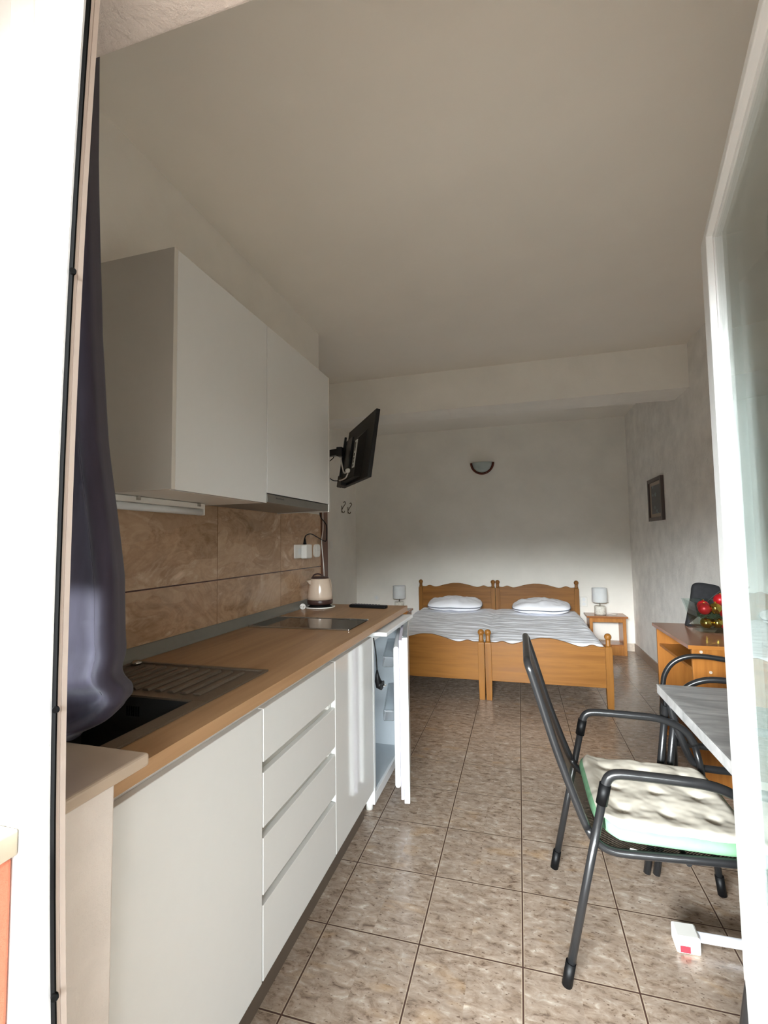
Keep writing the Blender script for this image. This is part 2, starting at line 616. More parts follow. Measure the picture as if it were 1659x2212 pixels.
def build_shell():
    struct('floor', MB().box((-2.4, -1.13, -0.1), (1.5, 4.85, 0)), 'floor')
    struct('ceiling', MB().box((-2.4, -1.3, CEIL), (1.5, 4.85, CEIL + 0.12)), 'ceil')
    struct('wall_left', MB().box((-1.45, -1.25, 0), (-1.31, 1.43, CEIL)), 'wall')
    struct('wall_recess', MB().box((-2.3, 1.31, 0), (-2.18, YB, CEIL)).box((-2.18, 1.31, 0), (-1.45, 1.43, CEIL)), 'wall')
    struct('wall_back', MB().box((-2.3, YB, 0), (1.45, YB + 0.12, CEIL)), 'wall')
    struct('wall_right', MB().box((XR, -1.25, 0), (XR + 0.12, YB, CEIL)), 'wall_rough')
    # front wall: plastered parapet below the window, lintel, pier right of the door
    struct('wall_parapet', MB().box((-1.31, -1.108, 0), (-0.634, YI, 0.951)), 'stub', bevel=0.004)
    struct('wall_outside', MB().box((-3.2, -1.27, -0.1), (-0.640, YF - 0.001, 0.932)), 'orange', bevel=0.006)
    struct('wall_lintel', MB().box((-1.45, -1.25, 2.268), (XR, YI, CEIL)), 'soffit', bevel=0.006)
    struct('wall_front', MB().box((0.47, -1.25, 0), (XR, YI, 2.268)), 'soffit')
    # beam across the room
    n = 60
    mb = MB()
    x0, x1, y0, y1, z0 = -2.18, XR, 2.45, 2.80, 2.502

    def jag(i, s):
        return 0.006 * noise.noise(Vector((i * 0.7, s, 3.1)))
    for i in range(n):
        a, b = x0 + (x1 - x0) * i / n, x0 + (x1 - x0) * (i + 1) / n
        pr = []
        for x, k in ((a, i), (b, i + 1)):
            j1, j2 = jag(k, 1), jag(k, 9)
            pr.append([(x, y0, CEIL), (x, y0 + j2, z0 + j1), (x, y1, z0 + j2), (x, y1, CEIL)])
        p = pr[0] + pr[1]
        mb.add(p, [(0, 1, 5, 4), (1, 2, 6, 5), (2, 3, 7, 6)])
    struct('ceiling_beam', mb, 'wall')
    # skirting
    struct('baseboard_right', MB().box((XR - 0.012, 2.2, 0), (XR - 0.0005, YB, 0.092)), 'skirt')
    struct('baseboard_back', MB().box((-2.18, YB - 0.012, 0), (XR - 0.012, YB - 0.0005, 0.092)), 'skirt_light')
    # splashback tiles on the kitchen wall and the dark casing at the wall's end
    struct('trim_1', MB().box((-1.31, -0.97, 0.94), (-1.302, 1.428, 1.543)), 'splash')
    struct('trim_2', MB().box((-1.44, 1.432, 0), (-1.292, 1.535, 1.86)), 'casing', bevel=0.004)
    # sills
    struct('trim_3', MB().box((-1.31, -1.074, 0.952), (-0.622, -0.905, 0.975)), 'marble_in', bevel=0.006, seg=3)
    struct('trim_4', MB().box((-3.2, -1.33, 0.934), (-0.6315, YF - 0.001, 0.968)), 'marble', bevel=0.003)
    # terrace outside
    struct('terrace_floor', MB().box((-6, -5.5, -0.12), (6, -1.132, -0.02)), 'terrace')
    struct('added_sky_block_slab', MB().box((-6, -3.9, 2.62), (6, -1.252, 2.80)), 'wall')  # unseen slab, added to hold back overhead sky light near the door
    struct('added_light_block_wall', MB().box((1.6, -3.6, -0.02), (1.75, -1.252, 2.62)), 'added_wall_grey')  # unseen side wall, added to block sky light from the right
    struct('threshold', MB().box((-0.6, -1.14, -0.02), (0.47, -0.97, 0.012)), 'marble')


def bow(z):
    # the old frame post is not quite straight
    return 0.027 * ((z - 1.2) / 0.95) ** 2 if z > 1.2 else 0.016 * ((1.2 - z) / 0.5) ** 2 * (1 if z > 0.5 else 0) + (0.016 * 1.96 if z <= 0.5 else 0)


def bowed(x0, x1, y0, y1, z0, z1, both=True, n=24):
    vs, fs = [], []
    for i in range(n + 1):
        z = z0 + (z1 - z0) * i / n
        b = bow(z)
        a = b if both else 0
        vs += [(x0 + a, y0, z), (x1 + b, y0, z), (x1 + b, y1, z), (x0 + a, y1, z)]
    for i in range(n):
        for k in range(4):
            fs.append((i * 4 + k, i * 4 + (k + 1) % 4, i * 4 + 4 + (k + 1) % 4, i * 4 + 4 + k))
    fs += [(3, 2, 1, 0), tuple(4 * n + k for k in range(4))]
    return MB().add(vs, fs)


def build_openings():
    # door frame: left jamb post with gasket and inner rebate, head
    r = thing('door_frame', (-0.57, -1.1, 0), None, None, kind='structure')
    bowed(-0.655, -0.5858, YF, -1.1095, 0, 2.36, False).build('jamb', 'pvc', r)
    bowed(-0.5855, -0.5785, YF + 0.003, -1.1245, 0, 2.36).build('gasket', 'rubber', r)
    bowed(-0.5855, -0.5815, -1.1240, -1.1175, 0, 2.36).build('rebate', 'pvc_cream', r)
    bowed(-0.5855, -0.5800, -1.1170, -1.1095, 0, 2.36).build('rebate', 'pvc_cream', r)
    for z in (1.738, 1.128, 0.766):
        MB().tube([(-0.580 + bow(z), YF + 0.004, z), (-0.5755 + bow(z), YF + 0.001, z)], 0.0045, 10).build('strike_pin', 'rubber', r)
    MB().box((-0.655, YF, 2.275), (0.47, -1.078, 2.36)).build('head', 'pvc', r)
    MB().box((0.40, YF, 0), (0.468, -1.078, 2.275)).build('jamb', 'pvc', r, bevel=0.004)
    # window left of the post
    w = thing('window_1', (-1.0, -1.1, 0.97), None, None, kind='structure')
    MB().box((-0.709, YF + 0.001, 0.960), (-0.6575, -1.078, 2.36)).box((-1.31, YF + 0.001, 2.29), (-0.709, -1.078, 2.36)) \
        .box((-1.31, YF + 0.001, 0.960), (-0.709, -1.078, 1.02)).box((-1.31, YF + 0.001, 1.02), (-1.26, -1.078, 2.29)).build('frame', 'pvc', w, bevel=0.003)
    MB().box((-0.79, YF + 0.012, 1.03), (-0.7115, -1.085, 2.275)).box((-1.255, YF + 0.012, 1.03), (-1.18, -1.085, 2.275)) \
        .box((-1.18, YF + 0.012, 1.03), (-0.79, -1.085, 1.10)).box((-1.18, YF + 0.012, 2.20), (-0.79, -1.085, 2.275)).build('sash', 'pvc', w, bevel=0.004)
    MB().box((-1.18, -1.108, 1.10), (-0.79, -1.102, 2.20)).build('pane', 'pane', w)
    sh = MB()  # unseen shutter slats, added to keep window light off the curtain
    for k in range(26):
        z = 2.27 - k * 0.038
        sh.prism([(YF - 0.030, z), (YF - 0.036, z + 0.019), (YF - 0.030, z + 0.0365), (YF - 0.022, z + 0.0365), (YF - 0.022, z)], 0, -1.36, -0.80)
    sh.build('added_shutter', 'pvc', w)
    # glazed door leaf, open into the room, hinged on the right
    d = thing('door_1', (0.342, -1.08, 0), None, None, kind='structure')
    fe = Vector((0.516, -0.245, 0))
    h = Vector((0.342, -1.08, 0))
    u = (fe - h).normalized()
    L = (fe - h).length
    nrm = Vector((u.y, -u.x, 0))          # from the camera-side face into the leaf
    Z = Vector((0, 0, 1))

    def member(a0, a1, z0, z1, d0, d1):
        return MB().obox(h + u * a0 + nrm * d0 + Z * z0, u * (a1 - a0), nrm * (d1 - d0), Z * (z1 - z0))
    T, B = 2.112, 0.03
    fw, fr = 0.085, 0.024
    s1 = 0.014                             # depth of the glazing step
    TH = 0.06
    # stiles
    for nm, a0, a1 in (('stile', L - fw, L), ('stile', 0, fw)):
        member(a0, a1, B, T, 0, TH).build(nm, 'pvc', d, bevel=0.003)
    member(fw, L - fw, T - fr, T, 0, TH).build('rail', 'pvc', d, bevel=0.003)
    member(fw, L - fw, B, B + 0.11, 0, TH).build('rail', 'pvc', d, bevel=0.003)
    # glazing bead set back all round the pane
    bd = MB()
    i0, i1, b = fw, L - fw, 0.012
    zt, zb = T - fr, B + 0.11
    for (a0, a1, z0, z1) in ((i1 - b, i1, zb, zt), (i0, i0 + b, zb, zt), (i0 + b, i1 - b, zt - b, zt), (i0 + b, i1 - b, zb, zb + b)):
        bd.obox(h + u * a0 + nrm * s1 + Z * z0, u * (a1 - a0), nrm * (TH - s1 - 0.002), Z * (z1 - z0))
    bd.build('bead', 'pvc', d)
    e = 0.0115
    member(fw + e, L - fw - e, B + 0.11 + e, T - fr - e, s1 + 0.0035, s1 + 0.0075).build('pane', 'pane', d)
    member(fw + e, L - fw - e, B + 0.11 + e, T - fr - e, s1 + 0.022, s1 + 0.026).build('pane', 'pane', d)


# ------------------------------------------------------------------ kitchen
FX = -0.685       # front plane of the base units
WZ = 0.938        # worktop height


def carcass(y0, y1, z0=0.143, z1=0.90, x0=-1.285, x1=FX - 0.021):
    t = 0.016
    return MB().box((x0, y0, z0), (x1, y0 + t, z1)).box((x0, y1 - t, z0), (x1, y1, z1)) \
        .box((x0, y0 + t, z0), (x1, y1 - t, z0 + t)).box((x0, y0 + t, z0 + t), (x0 + 0.006, y1 - t, z1)) \
        .box((x1 - 0.016, y0 + t, 0.862), (x1, y1 - t, z1))


def build_kitchen():
    # --- base units
    c = thing('base_cabinet', (-0.98, -0.68, 0), 'white gloss kitchen base cabinet with one plain door below the sink', 'cabinet')
    carcass(-0.966, -0.405).build('carcass', 'white_board', c)
    MB().box((FX - 0.02, -0.966, 0.143), (FX, -0.4085, 0.877)).build('door', 'white_gloss', c, bevel=0.0015)
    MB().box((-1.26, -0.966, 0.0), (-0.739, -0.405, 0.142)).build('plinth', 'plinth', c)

    c = thing('drawer_cabinet', (-0.98, -0.13, 0), 'white gloss kitchen drawer cabinet with four handleless drawers', 'cabinet')
    carcass(-0.403, 0.139).build('carcass', 'white_board', c)
    zs = [(0.877, 0.729), (0.700, 0.550), (0.522, 0.369), (0.342, 0.143)]
    for a, b in zs:
        dr = MB().box((FX - 0.02, -0.402, b), (FX, 0.1375, a))
        do = dr.build('drawer', 'white_gloss', c, bevel=0.0015)
    for (a, b), (a2, b2) in zip(zs[:-1], zs[1:]):
        # finger groove: a channel set well back between two fronts
        MB().box((FX - 0.052, -0.386, a2 - 0.004), (FX - 0.046, 0.122, b + 0.004)).box((FX - 0.046, -0.386, a2 - 0.010), (FX - 0.021, 0.122, a2 - 0.004)) \
            .box((FX - 0.046, -0.386, b + 0.004), (FX - 0.021, 0.122, b + 0.010)).build('finger_groove', 'white_board', c)
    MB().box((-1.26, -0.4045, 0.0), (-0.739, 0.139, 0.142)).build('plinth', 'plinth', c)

    c = thing('tall_door_cabinet', (-0.98, 0.39, 0), 'white gloss base cabinet with one tall door beside the open fridge', 'cabinet')
    carcass(0.143, 0.636).build('carcass', 'white_board', c)
    MB().box((FX - 0.02, 0.1435, 0.143), (FX, 0.632, 0.877)).build('door', 'white_gloss', c, bevel=0.0015)
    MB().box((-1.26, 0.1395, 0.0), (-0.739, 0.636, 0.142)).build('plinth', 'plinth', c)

    # --- worktop with a cut-out for the sink bowl
    wx0, wx1, wy0, wy1 = -1.30, -0.667, -0.968, 1.336
    bx0, bx1, by0, by1 = -1.17, -0.79, -0.93, -0.555
    w = MB()
    for a, b in (((wx0, wy0), (wx1, by0)), ((wx0, by1), (wx1, wy1)), ((wx0, by0), (bx0, by1)), ((bx1, by0), (wx1, by1))):
        w.box((a[0], a[1], 0.9055), (b[0], b[1], WZ))
    tag(w.build('worktop', 'oak'), 'long oak-look kitchen worktop running along the left wall', 'worktop')
    # back sealing strip
    s = MB().prism([(-1.3015, WZ + 0.0005), (-1.282, WZ + 0.0005), (-1.284, WZ + 0.012), (-1.298, 0.984), (-1.3015, 0.986)], 1, -0.966, 1.33)
    tag(s.build('sealing_strip', 'alu_strip'), 'long grey sealing strip where the oak worktop meets the brown tiles', 'trim strip')

    # --- sink
    r = thing('sink', (-1.0, -0.6, WZ), 'dark granite kitchen sink with ribbed drainer, let into the worktop', 'sink')
    sx0, sx1, sy0, sy1 = -1.262, -0.755, -0.955, -0.252
    top = WZ + 0.006
    d = MB()
    # rim: four strips round the bowl, drainer plate lower
    d.box((sx0, sy0, WZ + 0.0005), (sx1, by0 + 0.01, top)).box((sx0, by0 + 0.01, WZ + 0.0005), (bx0 + 0.005, by1 - 0.01, top)).box((bx1 - 0.005, by0 + 0.01, WZ + 0.0005), (sx1, by1 - 0.01, top))
    d.box((sx0, by1 - 0.01, WZ + 0.0005), (sx1, sy1, WZ + 0.0015))
    for a, b in (((sx0, by1 - 0.01), (sx0 + 0.014, sy1)), ((sx1 - 0.014, by1 - 0.01), (sx1, sy1)), ((sx0 + 0.014, sy1 - 0.014), (sx1 - 0.014, sy1)), ((sx0 + 0.014, by1 - 0.01), (sx1 - 0.014, by1 - 0.002))):
        d.box((a[0], a[1], WZ + 0.0015), (b[0], b[1], top))
    d.build('drainer', 'sink', r, bevel=0.002)
    for i in range(10):
        x = -1.215 + i * 0.042
        MB().prism([(x, WZ + 0.002), (x + 0.026, WZ + 0.002), (x + 0.020, WZ + 0.0085), (x + 0.006, WZ + 0.0085)], 1, -0.515, -0.295).build('drainer_rib', 'sink', r, bevel=0.0015)
    b = MB()
    x0, x1, y0, y1, zb = bx0 + 0.004, bx1 - 0.004, by0 + 0.004, by1 - 0.004, 0.775
    t = 0.004
    b.box((x0, y0, zb), (x1, y1, zb + t)).box((x0, y0, zb + t), (x0 + t, y1, top - 0.0005)).box((x1 - t, y0, zb + t), (x1, y1, top - 0.0005))
    b.box((x0 + t, y0, zb + t), (x1 - t, y0 + t, top - 0.0005)).box((x0 + t, y1 - t, zb + t), (x1 - t, y1, top - 0.0005))
    b.build('bowl', 'sink_dark', r)
    ov = MB()
    for k in range(6):
        xx = -1.008 + k * 0.0075
        ov.box((xx, y1 - t - 0.0015, 0.888), (xx + 0.004, y1 - t + 0.0005, 0.914))
    ov.build('overflow_grille', 'rubber', r)
    MB().tube([(-0.98, -0.74, zb + t), (-0.98, -0.74, zb + t + 0.004)], 0.042, 24).build('drain', 'steel', r)
    MB().lathe([(0.018, top), (0.018, top + 0.006), (0.012, top + 0.012), (0.004, top + 0.014)], (-1.235, -0.29, 0), 20).build('waste_knob', 'steel', r)

    # --- hob
    r = thing('ceramic_hob', (-1.0, 0.59, WZ), 'black glass two-zone hob with steel edge trims, set on the oak worktop', 'hob')
    MB().box((-1.262, 0.452, WZ + 0.0005), (-0.738, 0.735, WZ + 0.0055)).build('glass_plate', 'ceramic', r, bevel=0.001)
    MB().box((-1.264, 0.444, WZ + 0.0005), (-0.737, 0.4515, WZ + 0.0085)).build('steel_trim', 'steel', r, bevel=0.002)
    MB().box((-1.264, 0.7355, WZ + 0.0005), (-0.737, 0.742, WZ + 0.0085)).build('steel_trim', 'steel', r, bevel=0.002)

    # --- fridge with its door ajar
    r = thing('fridge', (-0.95, 0.96, 0), 'small white undercounter fridge with its door ajar under the worktop end', 'fridge')
    f = MB()
    fx0, fx1, fy0, fy1 = -1.25, -0.70, 0.695, 1.30
    f.box((fx0, fy0, 0.04), (fx1, fy0 + 0.022, 0.868)).box((fx0, fy1 - 0.03, 0.04), (fx1, fy1, 0.868)).box((fx0, fy0 + 0.022, 0.04), (fx0 + 0.04, fy1 - 0.03, 0.868))
    f.box((fx0 + 0.04, fy0 + 0.022, 0.04), (fx1, fy1 - 0.03, 0.09)).box((fx0 + 0.04, fy0 + 0.022, 0.84), (fx1, fy1 - 0.03, 0.868))
    f.build('body', 'fridge', r, bevel=0.002)
    li = MB()
    a0, a1, b0, b1 = fx0 + 0.041, fx1 - 0.012, fy0 + 0.023, fy1 - 0.031
    li.box((a0, b1 - 0.004, 0.091), (a1, b1, 0.839)).box((a0, b0, 0.091), (a0 + 0.004, b1 - 0.004, 0.839)).box((a0 + 0.004, b0, 0.091), (a1, b0 + 0.003, 0.839)).box((a0 + 0.004, b0 + 0.003, 0.091), (a1, b1 - 0.004, 0.095))
    li.build('liner', 'fridge_liner', r)
    for z in (0.30, 0.48, 0.66):
        MB().box((a0 + 0.006, b0 + 0.004, z), (a1 - 0.22, b1 - 0.006, z + 0.006)).build('shelf', 'clear', r, bevel=0.001)
    MB().box((fx0, fy0 - 0.004, 0.869), (-0.625, fy1 + 0.004, 0.889)).build('top_panel', 'fridge', r, bevel=0.004)
    for x, y in ((-1.2, 0.73), (-1.2, 1.26), (-0.74, 0.73), (-0.74, 1.26)):
        MB().tube([(x, y, 0.0), (x, y, 0.042)], 0.018, 14).build('foot', 'white_plastic', r)
    # door: hinge at the far end
    hp = Vector((-0.699, 1.295, 0))
    ang = math.radians(12.4)
    u = Vector((math.sin(ang), -math.cos(ang), 0))
    n = Vector((math.cos(ang), math.sin(ang), 0))
    Z = Vector((0, 0, 1))
    L = 0.60

    def dm(a0, a1, d0, d1, z0, z1):
        return MB().obox(hp + u * a0 + n * d0 + Z * z0, u * (a1 - a0), n * (d1 - d0), Z * (z1 - z0))
    dp = dm(0, L, 0.018, 0.046, 0.055, 0.862).build('door', 'fridge', r, bevel=0.004, seg=3)
    dm(0.012, L - 0.006, 0.002, 0.0175, 0.07, 0.85).build('gasket', 'gasket', dp, bevel=0.003)
    q = dm(0.03, L - 0.022, -0.028, 0.0015, 0.115, 0.812).build('inner_liner', 'fridge', dp, bevel=0.014, seg=4)
    for z in (0.70, 0.43):
        dm(0.07, L - 0.06, -0.085, -0.0285, z, z + 0.055).build('bottle_bin', 'clear', dp, bevel=0.006, seg=3)
    dm(0.02, L - 0.01, 0.020, 0.044, 0.8625, 0.870).build('top_cap', 'clear', dp, bevel=0.002)

    # dangling plug of the fridge
    r = thing('power_plug', (-0.66, 0.67, 0.64), 'black power plug dangling by its cord in front of the fridge side', 'plug')
    X = -0.668
    MB().tube([(X - 0.02, 0.668, 0.866), (X - 0.008, 0.664, 0.80), (X - 0.002, 0.660, 0.73), (X, 0.658, 0.70)], 0.0032, 8, smooth_path=6).build('cord', 'black_plastic', r)
    MB().tube([(X, 0.658, 0.712), (X, 0.658, 0.69), (X + 0.004, 0.656, 0.66), (X + 0.012, 0.654, 0.643), (X + 0.028, 0.652, 0.64)], [0.0045, 0.009, 0.016, 0.023, 0.024], 14).build('plug_body', 'black_plastic', r)
    pins = MB()
    for dy in (-0.0095, 0.0095):
        pins.tube([(X + 0.028, 0.652 + dy, 0.64), (X + 0.046, 0.651 + dy, 0.64)], 0.0024, 8)
    pins.build('pins', 'steel', r)

    # --- upper cabinets
    ux0, ux1 = -1.308, -0.98
    r = thing('wall_cabinet', (-1.14, -0.16, 1.516), 'white wall cabinet with one plain door above the sink', 'wall cabinet')
    y0, y1, z0, z1 = -0.436, 0.131, 1.517, 2.282
    t = 0.017
    MB().box((ux0, y0, z0), (ux1 - 0.0005, y0 + t, z1)).build('side_panel', 'shaded_board', r, bevel=0.0008)
    MB().box((ux0, y0 + t, z0), (ux1 - 0.021, y1, z0 + t)).build('bottom_panel', 'white_board', r)
    MB().box((ux0, y0 + t, z1 - t), (ux1 - 0.021, y1, z1)).box((ux0, y1 - t, z0 + t), (ux1 - 0.021, y1, z1 - t)).build('carcass', 'white_board', r)
    MB().box((ux1 - 0.02, y0 + t + 0.0015, z0), (ux1 - 0.001, y1 - 0.0015, z1)).build('door', 'white_gloss', r, bevel=0.0012)

    r = thing('hood_cabinet', (-1.14, 0.47, 1.516), 'white wall cabinet enclosing the extractor hood, far of the two', 'wall cabinet')
    y0, y1 = 0.133, 0.823
    MB().box((ux0, y0, 1.60), (ux1 - 0.021, y0 + t, z1)).box((ux0, y0 + t, z1 - t), (ux1 - 0.021, y1 - t, z1)).build('carcass', 'white_board', r)
    MB().box((ux0, y1 - t, z0), (ux1 - 0.001, y1, z1)).build('side_panel', 'white_board', r, bevel=0.0008)
    MB().box((ux1 - 0.02, y0 + 0.003, 1.5605), (ux1 - 0.001, y1 - t - 0.001, z1)).build('door', 'white_gloss', r, bevel=0.0012)

    r = thing('extractor_hood', (-1.14, 0.47, 1.516), 'slim grey pull-out extractor hood under the far wall cabinet', 'hood')
    MB().box((ux0 + 0.03, y0 + 0.012, 1.53), (ux1 - 0.03, y1 - t - 0.006, 1.557)).build('housing', 'hood_grey', r)
    MB().box((ux1 - 0.03, y0 + 0.008, 1.521), (ux1 - 0.004, y1 - t - 0.004, 1.557)).build('front_strip', 'hood_grey', r, bevel=0.002)
    mk = MB()
    for k in range(7):
        yy = 0.215 + k * 0.0105
        mk.box((ux1 - 0.0045, yy, 1.5405), (ux1 - 0.0036, yy + 0.008, 1.5475 - (k % 3) * 0.001))
    mk.build('maker_mark', 'dark_mark', r)
    MB().prism([(ux0 + 0.02, 1.5295), (ux1 - 0.03, 1.5295), (ux1 - 0.032, 1.524), (ux0 + 0.02, 1.519)], 1, y0 + 0.02, y1 - t - 0.01).build('grease_filter', 'hood_grey', r)

    # --- under-cabinet light
    r = thing('cabinet_light', (-1.22, -0.18, 1.5), 'white fluorescent strip light fixed beneath the near wall cabinet', 'light')
    MB().box((-1.262, -0.43, 1.4945), (-1.222, 0.052, 1.5155)).build('housing', 'white_board', r, bevel=0.003)
    MB().tube([(-1.242, -0.425, 1.481), (-1.242, 0.046, 1.481)], 0.0135, 16).build('tube', 'shade', r)
    MB().box((-1.258, 0.048, 1.468), (-1.226, 0.056, 1.496)).build('end_cap', 'white_plastic', r, bevel=0.002)
    for y in (-0.32, 0.0):
        MB().box((-1.221, y, 1.502), (-1.215, y + 0.015, 1.516)).build('clip', 'steel', r)

    # --- sockets on the tiles
    tx = -1.3015

    def rplate(y0, y1, z0, z1, d, rad):
        c = []
        for cx, cz, a0 in ((y1 - rad, z0 + rad, -90), (y1 - rad, z1 - rad, 0), (y0 + rad, z1 - rad, 90), (y0 + rad, z0 + rad, 180)):
            for k in range(6):
                a = math.radians(a0 + 90 * k / 5)
                c.append((cx + rad * math.cos(a), cz + rad * math.sin(a)))
        return MB().prism(c, 0, tx + 0.0005, tx + d)
    r = thing('wall_socket', (tx, 1.06, 1.29), 'white socket plate behind the plugged-in adapter on the brown tiles', 'socket')
    rplate(1.012, 1.12, 1.252, 1.338, 0.010, 0.008).build('plate', 'white_plastic', r, bevel=0.002)
    MB().tube([(tx + 0.0102, 1.075, 1.295), (tx + 0.0112, 1.075, 1.295)], 0.021, 20).build('insert', 'shade', r)
    r = thing('plug_adapter', (tx, 1.13, 1.29), 'boxy white plug adapter pushed into the socket with a black cord on top', 'adapter')
    MB().box((tx + 0.0115, 1.086, 1.248), (tx + 0.052, 1.172, 1.338)).build('body', 'white_plastic', r, bevel=0.008, seg=3)
    MB().lathe([(0.011, 1.3385), (0.009, 1.352), (0.0075, 1.362), (0.004, 1.378)], (tx + 0.030, 1.108, 0), 14).build('plug', 'black_plastic', r)
    r = thing('light_switch', (tx, 1.345, 1.29), 'white rounded double switch at the end of the brown tiles', 'switch')
    rplate(1.296, 1.396, 1.25, 1.337, 0.011, 0.028).build('plate', 'white_plastic', r, bevel=0.002)
    for z in (1.262, 1.2955):
        MB().box((tx + 0.0112, 1.317, z), (tx + 0.0142, 1.375, z + 0.031)).build('rocker', 'white_plastic', r, bevel=0.002)
    # --- cords hanging beside the tiles
    cx = -1.27
    p = [(tx + 0.030, 1.108, 1.377), (tx + 0.031, 1.125, 1.395), (cx, 1.20, 1.405), (cx, 1.31, 1.382), (cx, 1.40, 1.362), (cx + 0.012, 1.418, 1.36), (cx + 0.02, 1.412, 1.40), (cx + 0.02, 1.405, 1.47), (cx, 1.36, 1.52), (cx, 1.34, 1.56)]
    tag(MB().tube(p, 0.0035, 8, smooth_path=8).build('black_cable', 'black_plastic'), 'thin black cord curving from the adapter up to the extractor hood', 'cord')
    p = [(cx + 0.004, 1.385, 1.56), (cx + 0.002, 1.39, 1.44), (cx, 1.37, 1.35), (cx, 1.40, 1.20), (cx, 1.415, 1.06)]
    tag(MB().tube(p, 0.0032, 8, smooth_path=8).build('white_cable', 'white_plastic'), 'white cord hanging against the dark wood casing behind the kettle', 'cord')

    # --- kettle on its base
    kx, ky = -1.195, 1.165
    r = thing('electric_kettle', (kx, ky, WZ), 'small beige electric kettle with dark brown base ring and lid', 'kettle')
    MB().lathe([(0.078, WZ + 0.024), (0.081, WZ + 0.030), (0.081, WZ + 0.046), (0.079, WZ + 0.052)], (kx, ky, 0)).build('base_ring', 'brown_plastic', r)
    MB().lathe([(0.079, WZ + 0.0525), (0.0785, WZ + 0.075), (0.074, WZ + 0.115), (0.066, WZ + 0.155), (0.060, WZ + 0.178), (0.057, WZ + 0.183)], (kx, ky, 0), 40).build('body', 'cream_kettle', r)
    MB().lathe([(0.056, WZ + 0.1835), (0.055, WZ + 0.189), (0.05, WZ + 0.193), (0.03, WZ + 0.196)], (kx, ky, 0)).build('lid', 'brown_plastic', r)
    MB().tube([(kx - 0.040, ky - 0.02, WZ + 0.192), (kx - 0.03, ky - 0.02, WZ + 0.206), (kx - 0.005, ky - 0.02, WZ + 0.213), (kx + 0.02, ky - 0.02, WZ + 0.206), (kx + 0.032, ky - 0.02, WZ + 0.192)], 0.005, 8, smooth_path=5).build('lid_handle', 'brown_plastic', r)
    MB().add([(kx - 0.05, ky - 0.035, WZ + 0.176), (kx - 0.035, ky - 0.055, WZ + 0.176), (kx - 0.068, ky - 0.062, WZ + 0.174), (kx - 0.054, ky - 0.03, WZ + 0.14), (kx - 0.035, ky - 0.057, WZ + 0.14)],
             [(0, 1, 2), (0, 2, 3), (1, 4, 2), (2, 4, 3), (0, 3, 4, 1)], True).build('spout', 'cream_kettle', r)
    MB().tube([(kx + 0.010, ky + 0.058, WZ + 0.172), (kx + 0.022, ky + 0.098, WZ + 0.165), (kx + 0.026, ky + 0.112, WZ + 0.12), (kx + 0.024, ky + 0.108, WZ + 0.07), (kx + 0.016, ky + 0.078, WZ + 0.058)], 0.010, 10, smooth_path=6).build('handle', 'cream_kettle', r)
    r = thing('kettle_base', (kx, ky, WZ), 'black kettle power base with white cord wound round it', 'kettle base')
    MB().lathe([(0.074, WZ + 0.0008), (0.076, WZ + 0.006), (0.066, WZ + 0.014), (0.066, WZ + 0.022)], (kx, ky, 0)).build('base_plate', 'black_plastic', r)
    ring = [(kx + 0.092 * math.cos(a), ky + 0.092 * math.sin(a), WZ + 0.0055) for a in [math.radians(k) for k in range(150, 490, 14)]]
    MB().tube(ring + [(kx - 0.03, ky - 0.075, WZ + 0.0055)][:0], 0.0042, 8).build('cord', 'white_plastic', r)
    MB().tube([(kx - 0.078, ky - 0.035, WZ + 0.006), (kx - 0.082, ky - 0.06, WZ + 0.012), (kx - 0.073, ky - 0.082, WZ + 0.016)], 0.0042, 8, smooth_path=4).build('cord', 'white_plastic', r)
    MB().tube([(kx - 0.073, ky - 0.078, WZ + 0.017), (kx - 0.070, ky - 0.095, WZ + 0.018), (kx - 0.066, ky - 0.112, WZ + 0.019)], [0.006, 0.014, 0.0185], 14).build('plug', 'white_plastic', r)
    pins = MB()
    for dx in (-0.0095, 0.0095):
        pins.tube([(kx - 0.066 + dx, ky - 0.112, WZ + 0.019), (kx - 0.063 + dx, ky - 0.130, WZ + 0.019)], 0.0022, 8)
    pins.build('pins', 'steel', r)

    # --- remote control
    r = thing('remote_control', (-0.885, 1.175, WZ), 'black remote control lying on the far end of the worktop', 'remote')
    o = Vector((-1.01, 1.19, WZ + 0.0008))
    u = Vector((0.245, -0.03, 0))
    w = Vector((0.006, 0.045, 0))
    MB().obox(o, u, w, (0, 0, 0.019)).build('body', 'black_plastic', r, bevel=0.006, seg=3)
    bt = MB()
    for i in range(9):
        for j in range(3):
            c = o + u * (0.13 + i * 0.08) + w * (0.25 + j * 0.25) + Vector((0, 0, 0.0185))
            bt.obox(c - Vector((0.006, 0.003, 0)), (0.012, 0, 0), (0, 0.006, 0), (0, 0, 0.003))
    bt.build('keypad', 'dark_mark', r)


